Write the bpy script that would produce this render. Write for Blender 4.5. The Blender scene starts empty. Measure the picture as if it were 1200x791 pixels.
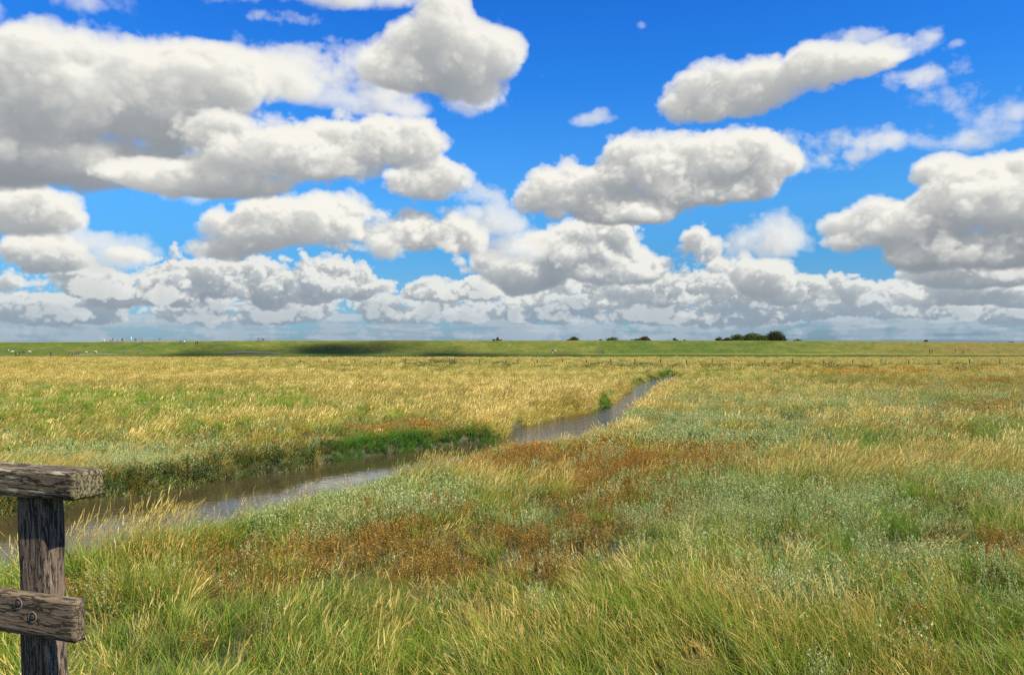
import bpy, bmesh, math, random
import numpy as np
from mathutils import Vector, Matrix, noise
R = math.radians
random.seed(7); rng = np.random.default_rng(7)
S = bpy.context.scene; C = S.collection

# ------------------------------------------------------------------ camera
FPX, PX0, PY0, YH, EYE = 933.0, 600.0, 395.5, 410.5, 2.8      # focal length in photo pixels, centre, horizon row, eye height
cd = bpy.data.cameras.new('camera'); cam = bpy.data.objects.new('camera', cd); C.objects.link(cam)
cd.sensor_width = 36; cd.lens = 36*FPX/1200; cd.clip_end = 20000; cd.clip_start = 0.05
PITCH = math.atan((YH-PY0)/FPX)
cam.location = (0, 0, EYE); cam.rotation_euler = (R(90)+PITCH, 0, 0)
S.camera = cam
def ray(px, py):
    """direction of a photograph pixel (unit forward step in Y)"""
    a, b = (px-PX0)/FPX, (PY0-py)/FPX
    c, s = math.cos(PITCH), math.sin(PITCH)
    y, z = c-b*s, s+b*c
    return Vector((a/y, 1, z/y))
def ground(px, py, z=0.0):
    r = ray(px, py); t = (z-EYE)/r.z
    return r.x*t, t
def atdist(px, py, d):
    r = ray(px, py); return Vector((r.x*d, d, EYE+r.z*d))

# ------------------------------------------------------------------ light
SUN_EL, SUN_AZ = R(50), R(123)          # azimuth clockwise from +Y (the view direction)
S.view_settings.view_transform = 'Standard'; S.view_settings.look = 'None'
S.view_settings.exposure = 0.6; S.view_settings.gamma = 1
S.render.engine = 'CYCLES'
cy = S.cycles
cy.max_bounces = 6; cy.diffuse_bounces = 3; cy.glossy_bounces = 3; cy.transmission_bounces = 3; cy.transparent_max_bounces = 8
cy.use_denoising = False; cy.sample_clamp_indirect = 4; cy.caustics_reflective = False; cy.caustics_refractive = False
sd = bpy.data.lights.new('sun', 'SUN'); sd.energy = 5.0; sd.angle = R(0.53); sd.color = (1, .94, .82)
so = bpy.data.objects.new('sun', sd); C.objects.link(so)
sun_dir = Vector((math.sin(SUN_AZ)*math.cos(SUN_EL), math.cos(SUN_AZ)*math.cos(SUN_EL), math.sin(SUN_EL)))
so.rotation_euler = sun_dir.to_track_quat('Z', 'Y').to_euler(); so.location = (30, -20, 40)

# ------------------------------------------------------------------ node helpers
class NT:
    def __init__(s, tree): s.t = tree; s.n = tree.nodes; s.l = tree.links
    def node(s, typ, **kw):
        n = s.n.new(typ)
        for k, v in kw.items(): setattr(n, k, v)
        return n
    def put(s, sock, v):
        if v is None: return
        if isinstance(v, bpy.types.NodeSocket): s.l.new(v, sock)
        else: sock.default_value = v
    def m(s, op, a, b=None, c=None, clamp=False):
        n = s.node('ShaderNodeMath', operation=op, use_clamp=clamp)
        for i, v in enumerate((a, b, c)): s.put(n.inputs[i], v)
        return n.outputs[0]
    def v(s, op, a, b=None, c=None, scale=None):
        n = s.node('ShaderNodeVectorMath', operation=op)
        for i, x in enumerate((a, b, c)): s.put(n.inputs[i], x)
        if scale is not None: s.put(n.inputs['Scale'], scale)
        return n.outputs['Value'] if op in ('DOT_PRODUCT', 'LENGTH') else n.outputs['Vector']
    def noise(s, vec, scale, detail=4, rough=.5, dist=0, lac=2.0, col=False, typ='FBM'):
        n = s.node('ShaderNodeTexNoise', noise_type=typ)
        s.put(n.inputs['Vector'], vec); s.put(n.inputs['Scale'], scale); s.put(n.inputs['Detail'], detail)
        s.put(n.inputs['Roughness'], rough); s.put(n.inputs['Distortion'], dist); s.put(n.inputs['Lacunarity'], lac)
        return n.outputs['Color' if col else 'Fac']
    def voro(s, vec, scale, detail=2, rough=.5, smooth=.5, feature='SMOOTH_F1', out='Distance'):
        n = s.node('ShaderNodeTexVoronoi', feature=feature)
        s.put(n.inputs['Vector'], vec); s.put(n.inputs['Scale'], scale); s.put(n.inputs['Detail'], detail)
        s.put(n.inputs['Roughness'], rough)
        if feature == 'SMOOTH_F1': s.put(n.inputs['Smoothness'], smooth)
        return n.outputs[out]
    def ramp(s, fac, stops, interp='LINEAR'):
        n = s.node('ShaderNodeValToRGB'); n.color_ramp.interpolation = interp
        e = n.color_ramp.elements
        while len(e) < len(stops): e.new(.5)
        for el, (p, c) in zip(e, stops):
            el.position = p; el.color = (c, c, c, 1) if isinstance(c, (int, float)) else (*c[:3], 1)
        s.put(n.inputs[0], fac); return n.outputs[0]
    def mix(s, fac, a, b, mode='MIX'):
        n = s.node('ShaderNodeMix', data_type='RGBA', blend_type=mode)
        s.put(n.inputs[0], fac)
        for i, x in ((6, a), (7, b)):
            if isinstance(x, tuple): x = (*x[:3], 1)
            s.put(n.inputs[i], x)
        return n.outputs[2]
    def smooth(s, x, a, b, lo=0., hi=1.):
        n = s.node('ShaderNodeMapRange', interpolation_type='SMOOTHSTEP')
        s.put(n.inputs[0], x)
        for i, q in enumerate((a, b, lo, hi)): s.put(n.inputs[i+1], q)
        return n.outputs[0]

# ------------------------------------------------------------------ sky
# the Nishita sky, and cumulus computed here as density grids lit by the sun; they are stored by azimuth and elevation
def make_clouds(ray, K=1.2, seed=3):
    """clouds as real density grids (azimuth x elevation x depth), lit by marching the sun's light through them; returns colour and cover"""
    rg = np.random.default_rng(seed)
    AZ0, AZ1, EL0, EL1 = -R(42), R(42), -R(.8), R(30)
    px = 1/(933.0*K)                                  # radians per cell
    W, H = int((AZ1-AZ0)/px), int((EL1-EL0)/px)
    f4 = np.float32
    def azel(x, y):
        r = ray(x, y); return math.atan2(r.x, r.y), math.atan2(r.z, math.hypot(r.x, r.y))
    def spread(g, n, cell, ax):
        """quadratic B-spline interpolation of a lattice along one axis to n samples"""
        t = np.arange(n)/cell+rg.random(); i = np.floor(t).astype(int); f = (t-i).astype(f4)
        sh = [1, 1, 1]; sh[ax] = n
        ws = [w.reshape(sh) for w in (.5*(1-f)**2, .5+f*(1-f), .5*f*f)]
        out = np.take(g, i, ax)*ws[0]; out += np.take(g, i+1, ax)*ws[1]; out += np.take(g, i+2, ax)*ws[2]
        return out
    def octave(n3, cell3):
        g = rg.standard_normal([int(n/c)+5 for n, c in zip(n3, cell3)], dtype=f4)
        g = spread(g, n3[0], cell3[0], 0); g = spread(g, n3[1], cell3[1], 1)
        return spread(g, n3[2], cell3[2], 2)*f4(1.8)
    def fbm(n3, top, n_oct, gain, billow):
        out = np.zeros(n3, f4); a = 1.0
        for k in range(n_oct):
            c = top/2**k
            if c < 1.8: break
            o = octave(n3, (max(c/dz, .75), c, c*1.25))
            if billow[min(k, len(billow)-1)]: o = np.abs(o)*1.5-1.15
            out += a*o; a *= gain
        return out
    def shift2(a, dy, dx):
        """sample a at (y+dy, x+dx), fractional"""
        iy, ix = int(math.floor(dy)), int(math.floor(dx)); fy, fx = dy-iy, dx-ix
        b = np.pad(a, ((max(0, -iy), max(0, iy+1)), (max(0, -ix), max(0, ix+1))))
        oy, ox = max(0, -iy)+iy, max(0, -ix)+ix
        g = lambda q, p: b[oy+q:oy+q+a.shape[0], ox+p:ox+p+a.shape[1]]
        return (1-fy)*((1-fx)*g(0, 0)+fx*g(0, 1))+fy*((1-fx)*g(1, 0)+fx*g(1, 1))
    def box(a, r):
        for ax in (0, 1):
            for _ in range(2):
                c = np.cumsum(np.pad(a, [(r+1, r) if k == ax else (0, 0) for k in (0, 1)], mode='edge'), ax, dtype=np.float64)
                n = a.shape[ax]
                a = ((np.take(c, range(2*r+1, 2*r+1+n), ax)-np.take(c, range(0, n), ax))/(2*r+1)).astype(f4)
        return a
    col = np.zeros((H, W, 3), f4); cov = np.zeros((H, W), f4)
    elv = (EL0+(np.arange(H)+.5)*px)[:, None]; azv = (AZ0+(np.arange(W)+.5)*px)[None, :]
    WHITE = np.array((.87, .855, .79), f4); GREY = np.array((.245, .275, .31), f4); HAZE = np.array((.27, .42, .57), f4)
    for (ell, ND, dz, top, amp, ext, gain, haze, dim, seedj) in LAYERS:
        rg = np.random.default_rng(seedj)
        ys = [azel(e[0], e[1]) for e in ell]
        y0 = min(a[1]-e[3]/933*2.2 for a, e in zip(ys, ell)); y1 = max(a[1]+e[3]/933*1.9 for a, e in zip(ys, ell))
        r0, r1 = max(0, int((y0-EL0)/px)), min(H, int((y1-EL0)/px))
        c0 = max(0, int((min(a[0]-e[2]/933*1.6 for a, e in zip(ys, ell))-AZ0)/px)); c1 = min(W, int((max(a[0]+e[2]/933*1.6 for a, e in zip(ys, ell))-AZ0)/px))
        n3 = (ND, r1-r0, c1-c0)
        Y = elv[r0:r1]/px; X = azv[:, c0:c1]/px; Z = ((np.arange(ND)-(ND-1)/2)*dz)[:, None, None].astype(f4)
        env = np.full(n3, -3, f4)
        for (cx, cy, rx, ry, zc), (a, e) in zip(ell, ys):
            rx *= K*math.cos(a)**2; ry *= K*math.cos(a); rz = min(max(rx*.6, ry*.8), ND*dz*.5)*.95
            x = (X-a/px)/rx; y = (Y-e/px)/ry
            y = np.where(y < 0, y*1.35, y)
            j = np.where(np.abs(x[0]) < 1.9)[0]; i = np.where(np.abs(y[:, 0]) < 1.9)[0]
            if not len(i) or not len(j): continue
            sl = np.s_[:, i[0]:i[-1]+1, j[0]:j[-1]+1]
            q = 1-(x[:, j[0]:j[-1]+1]**2+y[i[0]:i[-1]+1]**2)[None]-((Z-zc*ND*dz*.3)/rz)**2
            q = q.astype(f4)
            c = env[sl]; hh = np.clip(.5+.5*(q-c)/.45, 0, 1)
            env[sl] = c+(q-c)*hh+.45*hh*(1-hh)
        nz = fbm(n3, top*K, 8, gain, (0, 1, 1, 1, 1, 0))
        den = env*1.15+nz*amp*1.15+.02
        # frayed lower edges, crisp upper ones
        rho = np.clip(den*(1.9 if ext > .06 else .8), 0, 1)
        del env, nz
        sx, sy, sz = .54, .77, .35                      # towards the sun: right, up, towards the camera
        step = dz/sz
        # light: optical depth gathered along the sun's direction, from the near side to the far side
        tau = np.zeros(n3[1:], f4); T = np.ones(n3[1:], f4); A = np.zeros(n3[1:], f4); Lc = np.zeros(n3[1:], f4)
        sub = max(1, int(round(step/10)))
        # light enters also from the top side of the slab: a vertical pass keeps high parts bright
        amb_up = np.cumsum(rho[:, ::-1], 1)[:, ::-1]*ext/K
        for k in range(ND):
            r = rho[k]
            for _ in range(sub):
                tau = shift2(tau+r*ext*step/sub/K*1.15, sy*step/sub, sx*step/sub) if k else tau
            tot = tau+.0*r
            sun = .60*np.exp(-tot*1.1)+.40*np.exp(-tot*.22)
            amb = .55*np.exp(-amb_up[k]*.22)+.45*np.exp(-amb_up[k]*.045)
            lum = .98*sun+.52*amb-.10
            a = 1-np.exp(-r*ext*dz/K*1.0)
            Lc += T*a*lum; A += T*a; T *= 1-a
        lum = np.clip(Lc/np.maximum(A, 1e-3), 0, 1.3)**1.3*dim
        cc = GREY+(WHITE-GREY)*np.clip(lum, 0, 1.1)[..., None]
        hz = np.clip(haze[0]+(haze[1]-haze[0])*(elv[r0:r1]/R(10)), 0, .95)[..., None]
        cc = cc*(1-hz)+HAZE*hz
        A = np.clip(A*1.02, 0, 1)
        bx = np.s_[r0:r1, c0:c1]
        col[bx] = col[bx]*(1-A[..., None])+cc*A[..., None]
        cov[bx] = cov[bx]+(1-cov[bx])*A
    return col, cov, (AZ0, AZ1, EL0, EL1)
HI1 = [ # the named masses of cumulus (x, y, rx, ry, depth)
 (-90,125,150,100,.1),(45,122,140,84,.1),(160,118,130,76,.1),(20,182,140,50,0),(120,192,125,36,0),(240,96,84,52,.1),(215,150,60,40,0),(-60,190,110,44,0)]
WISP = [(938,192,48,24,0),(1000,166,60,14,0),(965,182,50,14,0),(552,262,44,20,0),(600,300,50,20,0),(150,302,46,20,0),(682,141,30,10,0),(562,112,56,24,0),(215,168,50,24,0),(1090,92,46,16,0),
 (900,285,50,24,0),(1050,60,50,14,0),(345,92,120,34,0),(440,84,70,30,0),(240,232,90,16,0),(540,222,40,20,0),(770,30,30,10,0),(330,22,60,10,0),(1000,45,34,10,0),(590,30,40,24,0),(60,285,60,16,0)]
HI1E = [(522,30,34,56,0),(535,70,62,46,0),(480,90,66,30,0),(582,70,34,32,0),(545,108,48,22,0),(505,60,44,38,0)]
HI1F = [(320,86,70,22,0),(345,108,90,24,0),(425,112,80,22,0),(455,128,60,14,0)]
HI1D = [(320,178,105,48,0),(270,165,60,36,0),(430,174,84,42,0),(245,212,90,28,0),(480,166,44,28,0),(180,208,70,20,0),(380,190,90,36,0)]
HI1B = [(492,220,56,28,0),(40,250,84,40,0),(-60,254,90,40,0),
 (310,270,86,44,0),(390,262,96,44,0),(460,280,96,40,0),(515,275,56,30,0),(262,292,50,22,0)]
HI1C = [(100,4,60,24,0),(400,-8,110,22,0),(240,-20,90,24,0),(-40,10,60,20,0)]
HI2 = [(826,122,54,34,0),(880,108,66,42,0),(940,88,66,33,0),(1005,76,60,22,0),(1045,68,36,12,0)]
HI3 = [(668,232,84,42,0),(772,198,80,50,0),(858,196,74,46,0),(730,248,90,26,0),(815,228,84,28,0),(628,240,42,34,0),(905,190,40,26,0)]
HI4 = [(1140,150,60,42,0),(1095,112,44,26,0),(1060,170,46,15,0),(1120,130,40,36,0)]
HI5 = [(1160,232,106,48,0),(1060,270,92,42,0),(1210,235,90,52,0),(1000,276,54,30,0),(1120,298,130,32,0),(1180,208,60,30,0),(1100,202,42,28,0),(1270,260,100,56,0)]
MID = [
 (38,300,60,26,0),(152,300,26,12,0),(680,288,96,34,0),(818,300,74,40,0),(745,318,105,32,.2),(560,312,60,34,0),(620,320,70,30,.2),
 (1150,312,100,32,0),(900,325,50,26,0),
]
_r = random.Random(5)
def tier(y0, y1, n, rx, ry):
    return [(_r.uniform(-60, 1260), _r.uniform(y0, y1), rx*_r.uniform(.6, 1.5), ry*_r.uniform(.7, 1.35), _r.uniform(-.4, .4)) for _ in range(n)]
LOW = tier(326, 350, 44, 44, 15)+tier(335, 354, 44, 36, 11)+[(90,333,80,22,0),(195,330,60,22,0),(285,330,80,30,0),(370,333,55,28,0)]
FAR = tier(350, 374, 150, 54, 10)
FAR2 = tier(368, 398, 300, 50, 4)
#  ellipses, slices, slice depth, largest lump (px), noise amount, extinction per px, octave gain, haze (at horizon, at 10 deg), seed
LAYERS = [
 (FAR2, 5, 5, 20, .55, .16, .62, (.66, .3), .62, 21),
 (FAR, 9, 5, 18, .62, .30, .64, (.46, .15), .78, 22),
 (LOW, 14, 6, 24, .60, .24, .64, (.32, .06), .94, 23),
 (MID, 16, 7, 54, .50, .22, .60, (.22, .03), 1, 24),
 (WISP, 12, 8, 40, 1.05, .034, .62, (.0, .0), 1.0, 41),
 (HI1C, 12, 9, 60, .60, .04, .60, (.1, .05), .95, 31),
 (HI4, 16, 8, 50, .62, .05, .60, (.06, .03), .92, 29),
 (HI2, 18, 8, 60, .48, .10, .60, (.08, .0), .95, 27),
 (HI3, 20, 9, 66, .44, .14, .60, (.08, .0), 1.03, 28),
 (HI5, 22, 9, 66, .40, .14, .60, (.08, .0), 1.03, 36),
 (HI1B, 18, 8, 60, .48, .12, .60, (.08, .0), 1, 26),
 (HI1F, 12, 8, 46, .50, .045, .60, (.05, .0), .97, 37),
 (HI1E, 18, 8, 46, .34, .085, .60, (.05, .0), 1, 38),
 (HI1, 26, 9, 70, .40, .085, .58, (.05, .0), .95, 25),
 (HI1D, 20, 9, 70, .48, .11, .60, (.08, .0), .98, 33),
]

w = bpy.data.worlds.new('World'); S.world = w; w.use_nodes = True
w.cycles.sampling_method = 'MANUAL'; w.cycles.sample_map_resolution = 512
w.node_tree.nodes.clear(); T = NT(w.node_tree)
SKY = .10
tc = T.node('ShaderNodeTexCoord'); D3 = tc.outputs['Generated']
sep = T.node('ShaderNodeSeparateXYZ'); T.put(sep.inputs[0], D3)
az = T.m('ARCTAN2', sep.outputs[0], sep.outputs[1]); el = T.m('ARCSINE', sep.outputs[2])
sky = T.node('ShaderNodeTexSky', sky_type='NISHITA'); sky.sun_disc = False
sky.sun_elevation = SUN_EL; sky.sun_rotation = SUN_AZ; sky.altitude = 0; sky.air_density = 1.0; sky.dust_density = .6; sky.ozone_density = 2.2
tint = T.ramp(T.m('DIVIDE', el, R(34)), [(p, tuple(.45*v for v in c)) for p, c in ((0, (.45, .68, 1.04)), (.03, (.46, .72, 1.10)), (.08, (.46, .78, 1.16)), (.2, (.32, .86, 1.34)),
    (.30, (.37, 1.07, 1.66)), (.41, (.30, 1.06, 1.86)), (.55, (.17, .95, 1.98)), (.67, (.14, .86, 2.0)), (1, (.05, .50, 1.5)))])
blue = T.mix(1.0, T.v('SCALE', sky.outputs[0], scale=SKY/.45), tint, 'MULTIPLY')
# broad cumulus patches on the rest of the sphere
Qn = T.v('MULTIPLY', D3, (1, 1, 1.7))
g0 = T.noise(Qn, 2.6, 7, .55); g1 = T.noise(T.v('ADD', Qn, (.03, -.01, .05)), 2.6, 5, .55)
outside = T.m('MAXIMUM', T.smooth(T.m('ABSOLUTE', az), R(36), R(42)), T.smooth(el, R(26), R(30)))
ga = T.m('MULTIPLY', T.smooth(g0, .52, .60), outside)
ga = T.m('MULTIPLY', ga, T.smooth(el, 0, R(6)))
gs = T.m('MULTIPLY_ADD', T.m('SUBTRACT', g0, g1), 2.2, .62, clamp=True)
col = T.mix(ga, blue, T.mix(gs, (.25, .29, .34), (.98, .97, .92)))
# the cumulus in view
ccol, ccov, (AZ0, AZ1, EL0, EL1) = make_clouds(ray, K=1.25)
Hc, Wc = ccov.shape
fe = np.minimum(1, np.minimum(np.arange(Wc)[None, :], np.arange(Wc)[::-1][None, :])/(Wc*.05))*np.minimum(1, np.arange(Hc)[::-1][:, None]/(Hc*.10))
img = bpy.data.images.new('clouds', Wc, Hc, alpha=True, float_buffer=True)
img.colorspace_settings.name = 'Non-Color'; img.alpha_mode = 'CHANNEL_PACKED'
buf = np.concatenate([ccol*fe[..., None], (ccov*fe)[..., None]], 2).astype(np.float32)
img.pixels.foreach_set(buf.ravel()); img.update(); img.pack()
cmb = T.node('ShaderNodeCombineXYZ')
T.put(cmb.inputs[0], T.m('DIVIDE', T.m('SUBTRACT', az, AZ0), AZ1-AZ0)); T.put(cmb.inputs[1], T.m('DIVIDE', T.m('SUBTRACT', el, EL0), EL1-EL0))
it = T.node('ShaderNodeTexImage', image=img, extension='CLIP', interpolation='Cubic'); T.put(it.inputs[0], cmb.outputs[0])
keep = T.m('SUBTRACT', 1, it.outputs['Alpha'], clamp=True)
col = T.v('ADD', T.v('SCALE', col, scale=keep), it.outputs['Color'])
col = T.mix(T.smooth(sep.outputs[2], -.004, -.05), col, (.10, .11, .05))
bg = T.node('ShaderNodeBackground'); wo = T.node('ShaderNodeOutputWorld')
T.put(bg.inputs[0], T.v('SCALE', col, scale=.66/SKY))   # balances the exposure above
T.put(bg.inputs[1], SKY); T.l.new(bg.outputs[0], wo.inputs[0])
# ------------------------------------------------------------------ small builders
def tag(o, label=None, cat=None, group=None, kind=None):
    for k, v in (('label', label), ('category', cat), ('group', group), ('kind', kind)):
        if v: o[k] = v
    return o
def mesh_obj(name, verts, faces, mat=None, parent=None, smooth=False, attrs=None, link=True):
    me = bpy.data.meshes.new(name)
    if isinstance(verts, np.ndarray) and isinstance(faces, np.ndarray):
        nv, nf, k = len(verts), len(faces), faces.shape[1]
        me.vertices.add(nv); me.vertices.foreach_set('co', verts.astype(np.float32).ravel())
        me.loops.add(nf*k); me.loops.foreach_set('vertex_index', faces.astype(np.int32).ravel())
        me.polygons.add(nf); me.polygons.foreach_set('loop_start', np.arange(0, nf*k, k, dtype=np.int32))
        me.update(calc_edges=True); me.validate()
    else:
        me.from_pydata([tuple(v) for v in verts], [], [tuple(f) for f in faces]); me.update()
    if smooth: me.shade_smooth()
    for k, a in (attrs or {}).items():
        a = np.asarray(a, dtype=np.float32)
        if a.ndim == 2:
            at = me.attributes.new(k, 'FLOAT_COLOR', 'POINT'); at.data.foreach_set('color', np.concatenate([a, np.ones((len(a), 1))], 1).astype(np.float32).ravel())
        else:
            at = me.attributes.new(k, 'FLOAT', 'POINT'); at.data.foreach_set('value', a)
    if mat: me.materials.append(mat)
    o = bpy.data.objects.new(name, me)
    if link: C.objects.link(o)
    if parent: o.parent = parent
    return o
def empty(name, loc=(0, 0, 0), rz=0):
    o = bpy.data.objects.new(name, None); C.objects.link(o); o.location = loc; o.rotation_euler = (0, 0, rz); o.empty_display_size = .2; return o
def material(name):
    m = bpy.data.materials.new(name); m.use_nodes = True; t = NT(m.node_tree); b = m.node_tree.nodes['Principled BSDF']; return m, t, b
def plain(name, col, rough=.8, metal=0, var=.15, scale=40):
    m, t, b = material(name); c = t.node('ShaderNodeTexCoord').outputs['Object']
    n = t.noise(c, scale, 3, .6)
    t.put(b.inputs['Base Color'], t.mix(n, tuple(v*(1-var) for v in col), tuple(min(1, v*(1+var)) for v in col)))
    b.inputs['Roughness'].default_value = rough; b.inputs['Metallic'].default_value = metal; return m

# smooth random field on the plane
_lat = np.random.default_rng(99).random((256, 256)).astype(np.float32)
def vnoise(x, y, s, seed=0):
    x = np.asarray(x)/s+seed*17.3; y = np.asarray(y)/s+seed*31.7
    i = np.floor(x).astype(int); j = np.floor(y).astype(int); f = x-i; g = y-j
    f = f*f*(3-2*f); g = g*g*(3-2*g); a = lambda p, q: _lat[(i+p) & 255, (j+q) & 255]
    return (a(0, 0)*(1-f)+a(1, 0)*f)*(1-g)+(a(0, 1)*(1-f)+a(1, 1)*f)*g
def fnoise(x, y, s, seed=0, n=3):
    return sum(vnoise(x, y, s/2**k, seed+k)*.5**k for k in range(n))/sum(.5**k for k in range(n))
def sstep(x, a, b):
    t = np.clip((x-a)/(b-a), 0, 1); return t*t*(3-2*t)
def pix(x, y, z=.25):
    """photograph column and row that a point of the marsh was surveyed from"""
    return PX0+FPX*x/y, YH-FPX*(z-EYE)/y

# ------------------------------------------------------------------ creek outline in metres
WZ = -.30
far_side = [(-420, 700), (-150, 640), (0, 606), (60, 596), (120, 586), (200, 575), (270, 563), (345, 552), (395, 541), (440, 534), (500, 526), (540, 521), (575, 517), (597, 510), (618, 499),
            (640, 492), (690, 483), (713, 478), (722, 467), (738, 456), (752, 449), (766, 445), (778, 441.5), (786, 439.5)]
near_side = [(800, 441), (781, 447), (770, 453), (759, 461), (748, 471), (731, 483), (709, 497), (668, 508), (630, 515), (600, 521), (566, 526), (535, 530), (500, 541), (470, 549), (430, 560), (380, 573),
             (330, 583), (280, 590), (200, 601), (100, 622), (0, 641), (-150, 680), (-420, 800)]
poly = [ground(x, y, WZ) for x, y in far_side]
for x, y in near_side:
    X, Y = ground(x, y, .33 if x < 150 else .33 if x < 560 else .28 if x < 590 else .30 if x < 715 else .15); poly.append((X, Y))
poly = np.array(poly)
def creek_sd(x, y):
    """signed distance to the creek's edge, negative in the water"""
    x = np.asarray(x, float); y = np.asarray(y, float)
    d = np.full(x.shape, 1e9); ins = np.zeros(x.shape, bool); n = len(poly)
    for k in range(n):
        (ax, ay), (bx, by) = poly[k], poly[(k+1) % n]
        ex, ey = bx-ax, by-ay; t = np.clip(((x-ax)*ex+(y-ay)*ey)/(ex*ex+ey*ey), 0, 1)
        d = np.minimum(d, (x-ax-t*ex)**2+(y-ay-t*ey)**2)
        c = (ay > y) != (by > y)
        with np.errstate(divide='ignore', invalid='ignore'):
            ins ^= c & (x < (bx-ax)*(y-ay)/(by-ay)+ax)
    d = np.sqrt(d); return np.where(ins, -d, d)
def land_z(x, y, sd=None):
    if sd is None: sd = creek_sd(x, y)
    sdw = sd+(vnoise(x, y, .9, 3)-.5)*.35+(vnoise(x, y, .3, 4)-.5)*.12
    z = .16*(fnoise(x, y, 7, 1)-.5)+.10*(fnoise(x, y, 1.6, 2)-.5)
    z = z*sstep(np.asarray(y), 290, 250)
    bank = sstep(sdw, -.25, .60)
    return (WZ-.32)*(1-bank)+z*bank

# dike: profile across (metres from its foot at Y 290, height)
DY = np.array([-4, 0, 5, 10, 14, 18, 24, 32, 39, 42, 46, 60, 80.]); DZ = np.array([-.4, -.02, .75, 1.22, 1.45, 1.55, 2.9, 5.0, 6.72, 6.85, 6.8, 3.2, -.4])
def dike_z(x, y):
    k = 1-.10*sstep(-np.asarray(x, float), 60, 230)-.13*sstep(np.asarray(x, float), 90, 230)
    return np.interp(np.asarray(y)-290, DY, DZ)*k
def on_dike(px, py):
    r = ray(px, py)
    for i in range(600):
        y = 288+i*.08
        if EYE+r.z*y <= float(dike_z(r.x*y, y)) or y > 333: break
    return Vector((r.x*y, y, float(dike_z(r.x*y, y))))

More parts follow.
